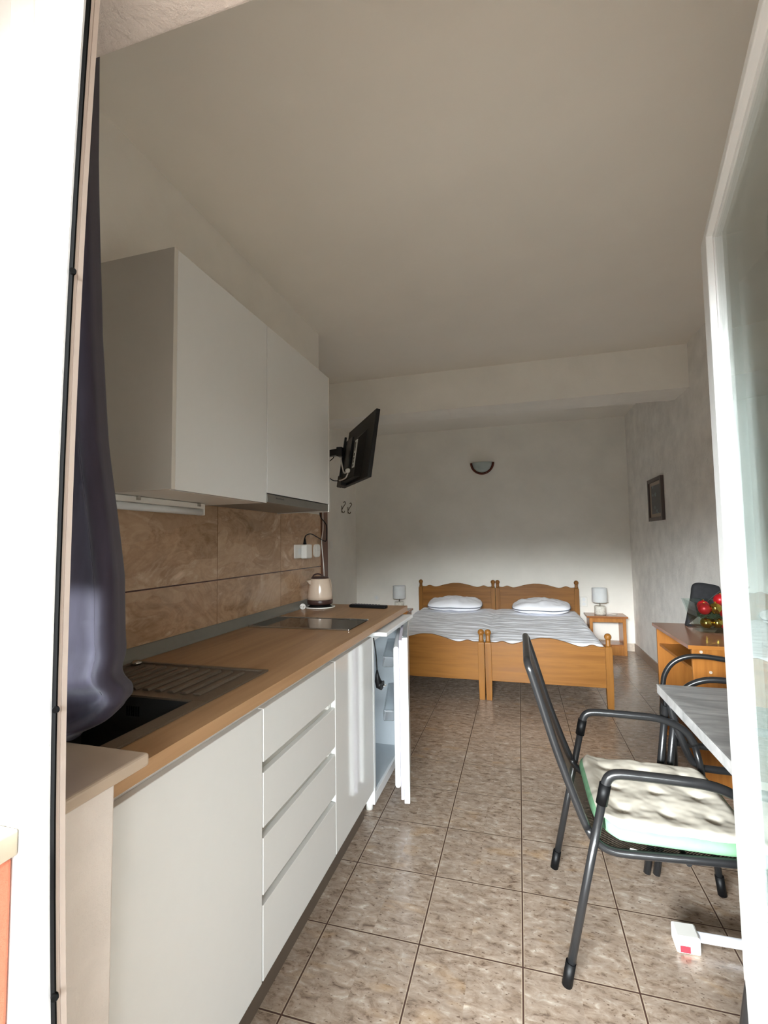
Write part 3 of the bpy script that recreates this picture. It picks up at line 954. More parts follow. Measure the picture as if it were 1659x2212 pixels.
# ------------------------------------------------------------------ curtain
def build_curtain():
    def xr(z):
        tab = [(0.94, -0.845), (0.978, -0.790), (1.028, -0.712), (1.052, -0.700), (1.072, -0.696), (1.106, -0.706), (1.16, -0.710), (1.283, -0.716), (1.561, -0.763), (1.804, -0.790), (2.212, -0.810), (2.80, -0.82)]
        for (a, va), (b, vb) in zip(tab, tab[1:]):
            if z <= b:
                t = (z - a) / (b - a)
                t = t * t * (3 - 2 * t) if z < 1.06 else t
                return va + (vb - va) * t
        return tab[-1][1]
    zt, zb = 2.70, 0.979

    def plan(z):
        # the cloth seen from above, from the free edge (far) over the front fold to the left
        e = xr(z)
        k = 0.30 + 0.70 * max(0.0, min(1.0, (2.6 - z) / 1.5))
        p = [Vector((e - 0.040, -0.836, 0)), Vector((e - 0.026, -0.862, 0)), Vector((e - 0.012, -0.892, 0)), Vector((e - 0.018, -0.908, 0)), Vector((e - 0.034, -0.910, 0))]
        x = e - 0.034
        i = 0
        while x > -1.25:
            x -= 0.036
            i += 1
            p.append(Vector((x, -0.905 + 0.024 * k * math.sin(i * 1.15 + 0.5 * math.sin(z * 1.3)) + 0.012 * noise.noise(Vector((i * 0.7, z * 1.2, 3))), 0)))
        return spline(p, 4)

    cache = {}

    def P(u, v):
        vv = 1 - (1 - v) ** 1.6
        z = zt + (zb - zt) * vv
        if v not in cache:
            cache[v] = plan(z)
        pl = cache[v]
        i = u * (len(pl) - 1)
        k = min(int(i), len(pl) - 2)
        q = pl[k].lerp(pl[k + 1], i - k)
        x, y = q.x, q.y
        d = xr(z) - x
        # gathered hem: soft rolls lying on the sill
        h = max(0.0, min(1.0, (1.17 - z) / 0.10))
        h = h * h * (3 - 2 * h)
        roll = math.sin((z - 0.985) * 58 + d * 7 + 1.2 * noise.noise(Vector((d * 8, 2.2, z * 3))))
        y += h * (-0.014 * roll - 0.004 + 0.014 * noise.noise(Vector((x * 9, z * 20, 1.7))))
        y += 0.004 * noise.noise(Vector((x * 5, z * 3, 8.0)))
        return (x, max(-0.958, min(y, -0.80)), z)
    r = thing('curtain', (-1.0, -0.86, 0.98), 'purple-grey satin curtain hanging at the left of the doorway, hem bunched on the sill', 'curtain')
    MB().grid(P, 120, 150).build('cloth', 'curtain', r, solid=0.003)
    # stitched side seam
    sm = []
    for i in range(60):
        v = 0.05 + 0.80 * i / 59
        q = P(0.27 - 0.035 * i / 59, v)
        sm.append((q[0], q[1] - 0.0018, q[2]))
    MB().tube(sm, 0.0009, 6).build('side_seam', 'curtain', r)
    MB().tube([(-1.29, -0.86, 2.72), (-0.55, -0.86, 2.72)], 0.010, 12).build('curtain_rod', 'steel', r)


# ------------------------------------------------------------------ television and wall things
def build_tv():
    BR, BL = Vector((-0.822, 1.10, 1.742)), Vector((-1.225, 1.712, 1.755))
    u = (BL - BR)
    L = u.length
    u = u / L
    n = Vector((-u.y, u.x, 0)).normalized()
    if n.x < 0:
        n = -n                      # screen side
    t = math.radians(8.5)
    up = (Vector((0, 0, 1)) * math.cos(t) + n * math.sin(t)).normalized()
    n2 = u.cross(up)
    if n2.dot(n) < 0:
        n2 = -n2
    H = 0.432
    r = thing('television', BR + u * L / 2, 'black flat television on a swivel wall arm beside the wall cabinets', 'television')

    def bx(a0, a1, h0, h1, d0, d1):
        return MB().obox(BR + u * a0 + up * h0 - n2 * d0, u * (a1 - a0), up * (h1 - h0), -n2 * (d1 - d0))
    bx(0, L, 0, H, 0, 0.026).build('shell', 'tv', r, bevel=0.003)
    bx(0.008, L - 0.008, 0.016, H - 0.008, -0.0012, 0.0002).build('screen', 'screen', r)
    # deeper electronics housing with bevelled rim
    a0, a1, h0, h1 = 0.16, L - 0.04, 0.02, H - 0.10
    o = [BR + u * a + up * h - n2 * 0.0262 for a, h in ((a0, h0), (a1, h0), (a1, h1), (a0, h1))]
    i = [BR + u * a + up * h - n2 * 0.062 for a, h in ((a0 + 0.06, h0), (a1 - 0.02, h0), (a1 - 0.02, h1 - 0.05), (a0 + 0.06, h1 - 0.05))]
    MB().add(o + i, [(0, 1, 2, 3), (7, 6, 5, 4), (0, 4, 5, 1), (1, 5, 6, 2), (2, 6, 7, 3), (3, 7, 4, 0)]).build('back_housing', 'tv', r)
    bx(L - 0.16, L, -0.002, 0.085, 0.0262, 0.066).build('speaker_housing', 'tv', r, bevel=0.006)
    ps = bx(0.235, 0.295, 0.085, 0.275, 0.0625, 0.0655).build('port_strip', 'port', r)
    for h, l in ((0.20, 0.06), (0.165, 0.018), (0.14, 0.016), (0.118, 0.016), (0.095, 0.014)):
        bx(0.262, 0.276, h, h + l, 0.0656, 0.0668).build('port', 'rubber', ps)
    # mount: plate, knuckle, arm, wall plate
    bx(0.36, 0.58, 0.10, 0.315, 0.0625, 0.075).build('mount_plate', 'black_steel', r, bevel=0.002)
    bx(0.545, 0.565, 0.05, 0.345, 0.075, 0.090).build('mount_bracket', 'black_steel', r, bevel=0.002)
    c = BR + u * 0.47 + up * 0.215 - n2 * 0.076
    k = c - n2 * 0.05
    MB().obox(k - Vector((0.02, 0.02, 0.032)), (0.04, 0, 0), (0, 0.055, 0), (0, 0, 0.064)).build('knuckle', 'black_steel', r, bevel=0.003)
    e = Vector((-1.40, 1.50, k.z - 0.008))
    d = (e - k).normalized()
    s = Vector((-d.y, d.x, 0)).normalized() * 0.022
    MB().obox(k - s - Vector((0, 0, 0.022)), e - k, s * 2, (0, 0, 0.044)).build('swivel_arm', 'black_steel', r, bevel=0.003)
    MB().obox(e - Vector((0.03, 0, 0.025)), (0.05, 0, 0), (0, -0.066, 0), (0, 0, 0.05)).build('wall_bracket', 'black_steel', r)
    MB().box((-1.445, 1.431, 1.865), (-1.36, 1.440, 2.10)).build('wall_plate', 'black_steel', r)
    # cords at the back
    q = BR + u * 0.36 + up * 0.075 - n2 * 0.075
    MB().tube([q, q + u * 0.10 - Vector((0, 0, 0.004)), q + u * 0.16 + Vector((0, 0, 0.04)), q + u * 0.15 + Vector((-0.02, 0, 0.12))], 0.006, 8, smooth_path=6).build('antenna_cord', 'white_plastic', r)
    MB().sphere(q, 0.016, 12, 8, (1.2, 1, 1)).build('antenna_plug', 'white_plastic', r)
    q2 = BR + u * 0.40 + up * 0.03 - n2 * 0.075
    MB().tube([q + Vector((0.0, 0, -0.02)), q2, q2 + u * 0.14, q2 + u * 0.22 + Vector((0, 0, 0.005))], 0.005, 8, smooth_path=6).build('white_lead', 'white_plastic', r)
    q3 = q2 + u * 0.2
    MB().tube([q3, q3 + Vector((-0.06, 0.0, 0.012)), q3 + Vector((-0.115, 0.0, 0.08)), q3 + Vector((-0.085, 0.0, 0.14)), q3 + Vector((-0.045, 0, 0.175)), q3 + Vector((-0.05, 0, 0.205))], 0.0036, 8, smooth_path=8).build('power_lead', 'black_plastic', r)


def build_wall_things():
    # coat hooks on the recess wall, seen in profile
    for i, y in enumerate((4.13, 4.36)):
        r = thing('coat_hook', (-2.18, y, 1.79), ('nearer' if i == 0 else 'farther') + ' of the two bent metal coat hooks below the television, ' + ('left one' if i == 0 else 'right one'), 'hook', 'coat hooks on the recess wall')
        x = -2.18
        MB().box((x + 0.0005, y - 0.012, 1.735), (x + 0.005, y + 0.012, 1.825)).build('back_plate', 'chrome', r, bevel=0.002)
        MB().tube([(x + 0.005, y, 1.755), (x + 0.02, y, 1.735), (x + 0.036, y, 1.740), (x + 0.040, y, 1.758)], 0.0055, 8, smooth_path=6).build('lower_hook', 'chrome', r)
        MB().tube([(x + 0.005, y, 1.775), (x + 0.018, y, 1.80), (x + 0.04, y, 1.83), (x + 0.055, y, 1.855), (x + 0.045, y, 1.878), (x + 0.028, y, 1.865)], 0.0055, 8, smooth_path=6).build('upper_hook', 'chrome', r)
    r = thing('recess_switch', (-2.18, 3.76, 1.32), 'flush white switch plate on the recess wall left of the coat hooks', 'switch')
    MB().box((-2.1795, 3.715, 1.275), (-2.172, 3.80, 1.365)).build('plate', 'white_plastic', r, bevel=0.002)
    MB().box((-2.1718, 3.73, 1.29), (-2.169, 3.785, 1.35)).build('rocker', 'white_plastic', r, bevel=0.001)
    # half-moon wall light
    cx, zt = -0.405, 2.372
    r = thing('wall_sconce', (cx, YB, zt), 'half-moon wall light of frosted glass with a brown wooden rim, above the beds', 'wall light')
    n = 28

    def bowl(u, v):
        a = PI + PI * u
        rad = 0.128 * math.sin(v * PI / 2)
        return (cx + rad * math.cos(a), YB - 0.012 - 0.085 * math.cos(v * PI / 2), zt + rad * math.sin(a) * 1.04)
    MB().grid(bowl, n, 12, flip=True).build('glass_bowl', 'sconce_glass', r, solid=0.003)
    rim = []
    for k in range(n + 1):
        a = PI + PI * k / n
        rim.append((cx + 0.143 * math.cos(a), YB - 0.016, zt + 0.143 * math.sin(a) * 1.02))
    MB().tube(rim, 0.0145, 10).build('rim', 'sconce_wood', r)
    MB().box((cx - 0.03, YB - 0.05, zt - 0.07), (cx + 0.03, YB - 0.0005, zt - 0.02)).build('wall_fixing', 'white_plastic', r)
    # picture
    x = XR
    y0, y1, z0, z1 = 3.20, 3.735, 1.512, 1.925
    y0, y1 = 3.23, 3.70
    r = thing('framed_picture', (x, 3.465, 1.51), 'small dark print of pale blossoms in a grey frame on the right wall', 'picture')
    f = 0.035
    MB().box((x - 0.028, y0, z0), (x - 0.001, y1, z0 + f)).box((x - 0.028, y0, z1 - f), (x - 0.001, y1, z1)).box((x - 0.028, y0, z0 + f), (x - 0.001, y0 + f, z1 - f)).box((x - 0.028, y1 - f, z0 + f), (x - 0.001, y1, z1 - f)).build('frame', 'pic_frame', r)
    MB().box((x - 0.012, y0 + f, z0 + f), (x - 0.002, y1 - f, z1 - f)).build('mat', 'mat', r)
    MB().box((x - 0.0135, y0 + f + 0.012, z0 + f + 0.034), (x - 0.0122, y1 - f - 0.05, z1 - f - 0.034)).build('print', 'print', r)
    # sockets by the beds
    for nm, cx, lab in (('left', -1.887, 'round white socket on the back wall left of the left-hand bedside lamp'), ('right', 0.776, 'white double socket on the back wall right of the headboards')):
        r = thing('bedside_socket', (cx, YB, 0.575), lab, 'socket', None)
        if nm == 'left':
            MB().tube([(cx, YB - 0.0005, 0.575), (cx, YB - 0.012, 0.575)], 0.042, 28).build('plate', 'white_plastic', r, bevel=0.003)
            MB().tube([(cx, YB - 0.0122, 0.575), (cx, YB - 0.014, 0.575)], 0.02, 20).build('insert', 'shade', r)
        else:
            MB().box((cx - 0.04, YB - 0.012, 0.515), (cx + 0.04, YB - 0.0005, 0.635)).build('plate', 'white_plastic', r, bevel=0.005)
            for z in (0.548, 0.602):
                MB().tube([(cx, YB - 0.0122, z), (cx, YB - 0.014, z)], 0.02, 20).build('insert', 'shade', r)


# ------------------------------------------------------------------ beds
def board_profile(x0, x1, base, cusp, valley, top, zb):
    key = [(0, base), (0.05, base - 0.002), (0.11, cusp), (0.20, valley), (0.34, (valley + top) / 2 + 0.006), (0.44, top - 0.002), (0.5, top)]
    key = key + [(1 - u, z) for u, z in key[-2::-1]]
    p = spline([Vector((u, z, 0)) for u, z in key], 5)
    return [(x0 + (x1 - x0) * q.x, q.y) for q in p] + [(x1, zb), (x0, zb)]


def post(x, y, shoulder, total, w=0.027):
    m = MB()
    m.add([], [])
    # square shaft, tapered foot and chamfered shoulder
    lv = [(w * 0.86, 0.0), (w, 0.16), (w, shoulder - 0.006), (w * 0.62, shoulder + 0.004)]
    vs, fs = [], []
    for h, z in lv:
        vs += [(x - h, y - h, z), (x + h, y - h, z), (x + h, y + h, z), (x - h, y + h, z)]
    for i in range(3):
        for k in range(4):
            fs.append((i * 4 + k, i * 4 + (k + 1) % 4, i * 4 + 4 + (k + 1) % 4, i * 4 + 4 + k))
    fs += [(3, 2, 1, 0), (12, 13, 14, 15)]
    return m.add(vs, fs)


def finial(x, y, shoulder, total):
    r = 0.0278
    cz = total - r
    return MB().lathe([(0.021, shoulder + 0.004), (0.022, shoulder + 0.012), (0.018, shoulder + 0.022), (0.019, cz - r * 0.85)] +
                      [(r * math.sin(a), cz - r * math.cos(a)) for a in [math.radians(k) for k in range(40, 180, 12)]] + [(0.002, cz + r)], (x, y, 0), 20)


def build_beds():
    for xc, lab in ((-0.778, 'left one of two honey-coloured wooden single beds pushed together, beside the fridge'), (0.2205, 'right one of two honey-coloured wooden single beds pushed together, nearer the desk')):
        r = thing('single_bed', (xc, 3.58, 0), lab, 'bed', 'wooden single beds pushed together')
        x0, x1 = xc - 0.4985, xc + 0.4985
        for y, sh, tot, prof, bw in ((2.545, 0.482, 0.588, (0.482, 0.492, 0.474, 0.532, 0.16), 'footboard'), (4.63, 0.742, 0.838, (0.752, 0.766, 0.746, 0.795, 0.22), 'headboard')):
            MB().prism(board_profile(x0 + 0.05, x1 - 0.05, *prof), 1, y - 0.013, y + 0.013, True).build(bw, 'bedX', r, bevel=0.003)
            for x in (x0 + 0.0283, x1 - 0.0283):
                p = post(x, y, sh, tot).build('bed_post', 'bedZ', r, bevel=0.003)
                finial(x, y, sh, tot).build('finial', 'bedZ', p)
        for x in (x0 + 0.018, x1 - 0.036):
            MB().box((x, 2.573, 0.20), (x + 0.018, 4.602, 0.33)).build('side_rail', 'bedY', r, bevel=0.002)
        MB().box((x0 + 0.037, 2.58, 0.24), (x1 - 0.037, 4.60, 0.26)).build('slat_base', 'bedX', r)
    # one fitted cover over both mattresses
    X0, X1, Y0, Y1 = -1.235, 0.683, 2.575, 4.595

    def S(u, v):
        x = X0 + (X1 - X0) * u
        y = Y0 + (Y1 - Y0) * v
        e = min(u * (X1 - X0), (1 - u) * (X1 - X0), v * (Y1 - Y0) * 1.0, (1 - v) * (Y1 - Y0))
        rnd = 1 - max(0.0, 1 - e / 0.06) ** 2
        z = 0.452 + 0.030 * rnd
        z += 0.010 * noise.noise(Vector((x * 2.2, y * 3.5, 0))) + 0.010 * (noise.noise(Vector((x * 3.0, y * 15 + x * 1.5, 4)))) + 0.004 * noise.noise(Vector((x * 9, y * 30, 7)))
        z -= 0.012 * max(0.0, 1 - abs(x + 0.277) / 0.07)
        return (x, y, z)
    nu, nv = 150, 170
    m = MB().grid(S, nu, nv)
    # skirt sides
    for side in range(4):
        def K(u, v, side=side):
            q = S(*((u, 0), (1, u), (1 - u, 1), (0, 1 - u))[side])
            return (q[0], q[1], q[2] - (q[2] - 0.268) * v)
        m.grid(K, 60, 6, flip=True)
    tag(m.build('bed_cover', 'linen'), 'wrinkled white bed cover stretched over both wooden beds', 'bed cover')
    # pillows
    for cx, cy, w, d, rz, lab in ((-0.765, 4.36, 0.335, 0.20, 0.03, 'left white pillow with grey piping lying against the headboard'), (0.258, 4.31, 0.325, 0.21, -0.07, 'right white pillow with grey piping, slightly askew')):
        r = thing('pillow', (cx, cy, 0.475), lab, 'pillow', 'white pillows on the beds')
        ca, sa = math.cos(rz), math.sin(rz)
        sd = cx * 7

        def edge(a):
            e = 1 / (abs(math.cos(a)) ** 4.5 + abs(math.sin(a)) ** 4.5) ** (1 / 4.5)
            return math.cos(a) * e, math.sin(a) * e

        def Q(u, v, sgn):
            a = 2 * PI * u
            ex, ey = edge(a)
            s = math.sin(v * PI / 2)
            h = math.cos(v * PI / 2) ** 0.62
            x, y = ex * s * w, ey * s * d
            cr = 0.022 * noise.noise(Vector((x * 7 + sd, y * 8, sgn * 3))) + 0.014 * noise.noise(Vector((x * 18 + sd, y * 14 + x * 8, 5)))
            # plump middle, thinner drooping ends
            bow = 1 - 0.38 * abs(x / w) ** 2.2
            z = 0.066 + (0.088 * h * bow + cr * h) * (1 if sgn > 0 else -0.72) + 0.022 * (ey * s) + 0.010 * s * noise.noise(Vector((x * 6 + sd, 1, 1)))
            x *= 1 - 0.05 * abs(y / d) ** 2
            return (cx + x * ca - y * sa, cy + x * sa + y * ca, 0.487 + z)
        m = MB().grid(lambda u, v: Q(u, v, 1), 64, 22, flip=True).grid(lambda u, v: Q(u, v, -1), 64, 14)
        m.build('pillow_case', 'pillow', r)
        MB().tube([Q(k / 80, 1, 1) for k in range(80)], 0.0055, 8, closed=True).build('piping', 'piping', r)


def build_nightstands():
    def ns(xc, lab):
        r = thing('nightstand', (xc, 4.53, 0), lab, 'nightstand', 'wooden bedside tables')
        x0, x1 = xc - 0.195, xc + 0.195
        y0, y1 = 4.415, 4.675
        MB().box((x0 - 0.03, 4.395, 0.424), (x1 + 0.022, 4.684, 0.446)).build('top', 'night_dark', r, bevel=0.005, seg=3)
        for a in (x0, x1 - 0.035):
            MB().box((a, y0, 0), (a + 0.035, y1, 0.4235)).build('side_panel', 'night', r, bevel=0.002)
        MB().box((x0 + 0.0355, y0 + 0.006, 0.376), (x1 - 0.0355, y0 + 0.024, 0.4235)).build('apron', 'night', r)
        MB().box((x0 + 0.0355, y0 + 0.004, 0.108), (x1 - 0.0355, y1, 0.122)).build('shelf', 'night_dark', r)
        MB().box((x0 + 0.0355, y0 + 0.008, 0.0), (x1 - 0.0355, y0 + 0.026, 0.1075)).build('kick_board', 'night', r)
        return r
    a = ns(0.992, 'right-hand wooden bedside table with an open lower shelf, next to the right wall')
    b = dup(a, (-1.59, 4.53, 0), 'left-hand wooden bedside table, mostly hidden behind the fridge and the bed')

    def lamp(x, y, lab):
        r = thing('table_lamp', (x, y, 0.447), lab, 'lamp', 'white bedside lamps')
        z = 0.447
        MB().lathe([(0.060, z), (0.064, z + 0.004), (0.0635, z + 0.09), (0.060, z + 0.098), (0.012, z + 0.102)], (x, y, 0), 36).build('base', 'ceramic_white', r)
        MB().tube([(x, y, z + 0.1022), (x, y, z + 0.16)], 0.007, 12).build('stem', 'steel', r)
        MB().lathe([(0.084, z + 0.145), (0.086, z + 0.148), (0.084, z + 0.308), (0.082, z + 0.312), (0.080, z + 0.306), (0.081, z + 0.15)], (x, y, 0), 40).build('lamp_shade', 'shade', r)
        return r
    a = lamp(0.937, 4.55, 'white drum-shaded lamp with ceramic base on the right bedside table')
    dup(a, (-1.53, 4.55, 0.447), 'white drum-shaded lamp with ceramic base left of the beds')
    p = [(1.0, 4.53, 0.4495), (1.03, 4.50, 0.4495), (1.09, 4.53, 0.4495), (1.12, 4.56, 0.4495), (1.05, 4.60, 0.4495), (0.98, 4.61, 0.4495)]
    tag(MB().tube(p, 0.003, 8, smooth_path=6).build('white_cable', 'white_plastic'), 'white lamp cord with its switch lying on the right bedside table', 'cord')


# ------------------------------------------------------------------ dining corner
def build_table():
    x0, x1, y0, y1 = 0.556, 1.285, -0.32, 0.578
    r = thing('dining_table', (0.92, 0.13, 0), 'folding dining table with a grey stone-look top and black steel legs', 'table')
    MB().box((x0 + 0.003, y0 + 0.003, 0.715), (x1, y1 - 0.003, 0.748)).build('tabletop', 'stone', r, bevel=0.003)
    MB().box((x0, y0, 0.712), (x0 + 0.0028, y1, 0.7485)).build('edge_band', 'stone_edge', r, bevel=0.001)
    for sy, yy in ((1, y1 - 0.03), (-1, y0 + 0.06)):
        for sx, xx in ((-1, x0 + 0.025), (0.2, x1 - 0.09)):
            l = MB()
            for dx in (0, 0.034 if sx < 0 else -0.034):
                l.tube([(xx + dx, yy, 0.70), (xx + dx + sx * 0.035, yy, 0.42), (xx + dx + sx * 0.10, yy, 0.012)], 0.0135, 10)
            lo = l.build('leg', 'black_steel', r)
            MB().box((xx - 0.014 + sx * 0.036, yy - 0.018, 0.36), (xx + 0.024 + sx * 0.036, yy + 0.018, 0.42)).build('sleeve', 'black_plastic', lo, bevel=0.004)
        MB().box((x0 + 0.01, yy - 0.02, 0.672), (x0 + 0.055, yy + 0.03, 0.7115)).build('hinge_block', 'black_plastic', r, bevel=0.006)
    for yy in (y1 - 0.055, y0 + 0.09):
        MB().tube([(x0 + 0.03, yy, 0.69), (x0 + 0.045, yy, 0.62), (x0 + 0.085, yy, 0.50), (x0 + 0.115, yy, 0.462), (x0 + 0.18, yy, 0.45), (x1 - 0.10, yy, 0.45)], 0.014, 10, smooth_path=4).build('folding_brace', 'black_steel', r)
    MB().box((x0 + 0.05, y0 + 0.05, 0.694), (x1 - 0.03, y0 + 0.075, 0.7145)).box((x0 + 0.05, y1 - 0.075, 0.694), (x1 - 0.03, y1 - 0.05, 0.7145)).build('apron', 'black_steel', r)


def build_near_chair():
    r = thing('armchair', (0.40, 0.24, 0), 'black steel mesh armchair with a cream cushion, standing nearest the doorway', 'chair', None)
    yl, yr = 0.505, -0.028
    R = 0.0125
    for y in (yr, yl):
        MB().tube([(0.128, y, 0.0), (0.255, y, 0.585)], R, 12).build('leg', 'black_steel', r)
        MB().tube([(0.128, y, 0.001), (0.142, y, 0.07)], R + 0.003, 12).build('foot_cap', 'black_plastic', r)
        MB().tube([(0.246, y, 0.545), (0.259, y, 0.605)], R + 0.0045, 12).build('sleeve', 'black_plastic', r)
        MB().tube([(0.255, y, 0.585), (0.262, y, 0.612), (0.275, y, 0.630), (0.300, y, 0.638), (0.36, y, 0.639), (0.44, y, 0.638), (0.53, y, 0.634), (0.59, y, 0.617), (0.635, y, 0.588), (0.660, y, 0.545)], R + 0.002, 12, smooth_path=5).build('armrest', 'black_steel', r)
        MB().tube([(0.660, y, 0.545), (0.675, y, 0.47), (0.725, y, 0.0)], R, 12).build('leg', 'black_steel', r)
        MB().tube([(0.718, y, 0.07), (0.7255, y, 0.001)], R + 0.003, 12).build('foot_cap', 'black_plastic', r)
    # one bent tube: backrest sides, top, then the seat sides and front
    a, b = yr + 0.026, yl - 0.026
    prof = [(0.050, 0.93), (0.070, 0.865), (0.118, 0.70), (0.165, 0.56), (0.206, 0.455), (0.235, 0.415), (0.275, 0.397), (0.34, 0.397), (0.50, 0.407), (0.62, 0.414), (0.66, 0.412)]
    sp = spline([Vector((x, 0, z)) for x, z in prof], 5)
    back = [p for p in sp if p.z > 0.45 and p.x < 0.22]
    side = sp

    def path(y):
        return [(p.x, y, p.z) for p in side]
    top = [(0.047, b - 0.006, 0.938), (0.044, b - 0.025, 0.946), (0.044, b - 0.05, 0.948), (0.044, a + 0.05, 0.948), (0.044, a + 0.025, 0.946), (0.047, a + 0.006, 0.938)]
    nb = len(back)
    MB().tube([(p.x, b, p.z) for p in back[::-1]] + top + [(p.x, a, p.z) for p in back], R, 12).build('backrest_frame', 'black_steel', r)
    seat = [p for p in sp if not (p.z > 0.45 and p.x < 0.22)]
    MB().tube([(p.x, b, p.z) for p in [back[-1]] + seat], R, 12).build('seat_frame', 'black_steel', r)
    MB().tube([(p.x, a, p.z) for p in [back[-1]] + seat], R, 12).build('seat_frame', 'black_steel', r)
    MB().tube([(0.66, a, 0.412), (0.672, a + 0.02, 0.410), (0.672, b - 0.02, 0.410), (0.66, b, 0.412)], R, 12, smooth_path=4).build('seat_frame', 'black_steel', r)
    MB().tube([(0.48, a, 0.392), (0.48, (a + b) / 2, 0.384), (0.48, b, 0.392)], 0.008, 10, smooth_path=4).build('cross_bar', 'black_steel', r)

    def strip(ps):
        def F(u, v):
            i = v * (len(ps) - 1)
            k = min(int(i), len(ps) - 2)
            p = ps[k].lerp(ps[k + 1], i - k)
            return (p.x, a + (b - a) * u, p.z)
        return F
    MB().grid(strip([Vector((0.045, 0, 0.945))] + back), 8, 24).build('backrest', 'mesh', r)
    MB().grid(strip([back[-1]] + seat), 8, 24).build('seat', 'mesh', r)
    # cushion lying on the seat
    c = thing('seat_cushion', (0.46, 0.24, 0.42), 'tufted cream seat cushion with mint green border on the nearest armchair', 'cushion')
    X0, X1, Y0, Y1 = 0.240, 0.668, 0.006, 0.488
    tufts = [(0.20, 0.2), (0.20, 0.5), (0.20, 0.8), (0.5, 0.2), (0.5, 0.5), (0.5, 0.8), (0.8, 0.2), (0.8, 0.5), (0.8, 0.8)]

    def outline(u, v):
        # rounded rectangle mapping
        x, y = 2 * u - 1, 2 * v - 1
        k = 0.10
        sx = x * (1 - k * y ** 6 * abs(x) ** 3)
        sy = y * (1 - k * x ** 6 * abs(y) ** 3)
        return (X0 + X1) / 2 + sx * (X1 - X0) / 2, (Y0 + Y1) / 2 + sy * (Y1 - Y0) / 2

    def base(x):
        return 0.424 if x > 0.30 else 0.424 + (0.30 - x) * 0.35

    def topz(u, v):
        x, y = outline(u, v)
        e = min(u, 1 - u, v, 1 - v)
        z = 0.038 + 0.014 * (1 - max(0, 1 - e / 0.06) ** 2.4)
        for tu, tv in tufts:
            d2 = ((u - tu) ** 2 + (v - tv) ** 2)
            z -= 0.010 * math.exp(-d2 / 0.0016) + 0.004 * math.exp(-d2 / 0.010)
        z += 0.005 * noise.noise(Vector((u * 6, v * 6, 2))) + 0.0018 * noise.noise(Vector((u * 20, v * 20, 5)))
        return (x, y, base(x) + z)
    MB().grid(topz, 70, 70).build('top_cover', 'cushion', c)
    m = MB()
    for side in range(4):
        def K(u, v, side=side):
            uv = ((u, 0), (1, u), (1 - u, 1), (0, 1 - u))[side]
            q = Vector(topz(*uv))
            zb = base(q.x) + 0.001
            bulge = 0.012 * math.sin(v * PI) ** 0.7
            nx, ny = ((0, -1), (1, 0), (0, 1), (-1, 0))[side]
            return (q.x + nx * bulge, q.y + ny * bulge, q.z + (zb - q.z) * v)
        m.grid(K, 50, 8, flip=True)
    m.grid(lambda u, v: (outline(u, v)[0], outline(u, v)[1], base(outline(u, v)[0]) + 0.0008), 20, 20, flip=True)
    m.build('border', 'mint', c)
    MB().obox((0.325, 0.0, 0.412), (0.02, 0, -0.003), (0, 0.001, 0), (-0.004, 0, -0.014)).build('care_tag', 'white_plastic', c)


def build_far_chair():
    r = thing('armchair', (0.98, 1.05, 0), 'black tubular armchair with rounded arms standing between the grey table and the desk', 'chair', None)
    org = Vector((0.98, 1.05, 0))
    ang = math.radians(-9)
    ca, sa = math.cos(ang), math.sin(ang)

    def W(x, y, z):
        # local: faces -x
        return (org.x + x * ca - y * sa, org.y + x * sa + y * ca, z)
    R = 0.0135
    for y in (-0.235, 0.235):
        MB().tube([W(-0.27, y, 0.0), W(-0.265, y, 0.40), W(-0.258, y, 0.53)], R, 12).build('leg', 'black_steel', r)
        MB().tube([W(-0.258, y, 0.53), W(-0.245, y, 0.60), W(-0.205, y, 0.665), W(-0.14, y, 0.703), W(-0.06, y, 0.712), W(0.05, y, 0.702), W(0.20, y, 0.685), W(0.25, y, 0.68)], R, 12, smooth_path=6).build('armrest', 'black_steel', r)
        MB().tube([W(0.20, y * 0.93, 0.42), W(0.235, y * 0.93, 0.62), W(0.262, y * 0.93, 0.80), W(0.272, y * 0.93, 0.88)], R, 12).build('back_upright', 'black_steel', r)
        MB().tube([W(0.20, y * 0.93, 0.42), W(0.24, y * 0.95, 0.0)], R, 12).build('leg', 'black_steel', r)
        MB().tube([W(-0.26, y * 0.96, 0.41), W(0.20, y * 0.93, 0.405)], R, 12).build('seat_rail', 'black_steel', r)
    MB().tube([W(0.272, -0.2185, 0.88), W(0.276, -0.19, 0.905), W(0.276, 0.19, 0.905), W(0.272, 0.2185, 0.88)], R, 12, smooth_path=4).build('back_rail', 'black_steel', r)

    def F(u, v):
        return W(-0.26 + 0.45 * v, -0.215 + 0.43 * u, 0.412)

    def G(u, v):
        return W(0.205 + 0.07 * v, -0.205 + 0.41 * u, 0.46 + 0.43 * v)
    MB().grid(F, 6, 10).build('seat', 'mesh', r)
    MB().grid(G, 6, 10).build('backrest', 'mesh', r)


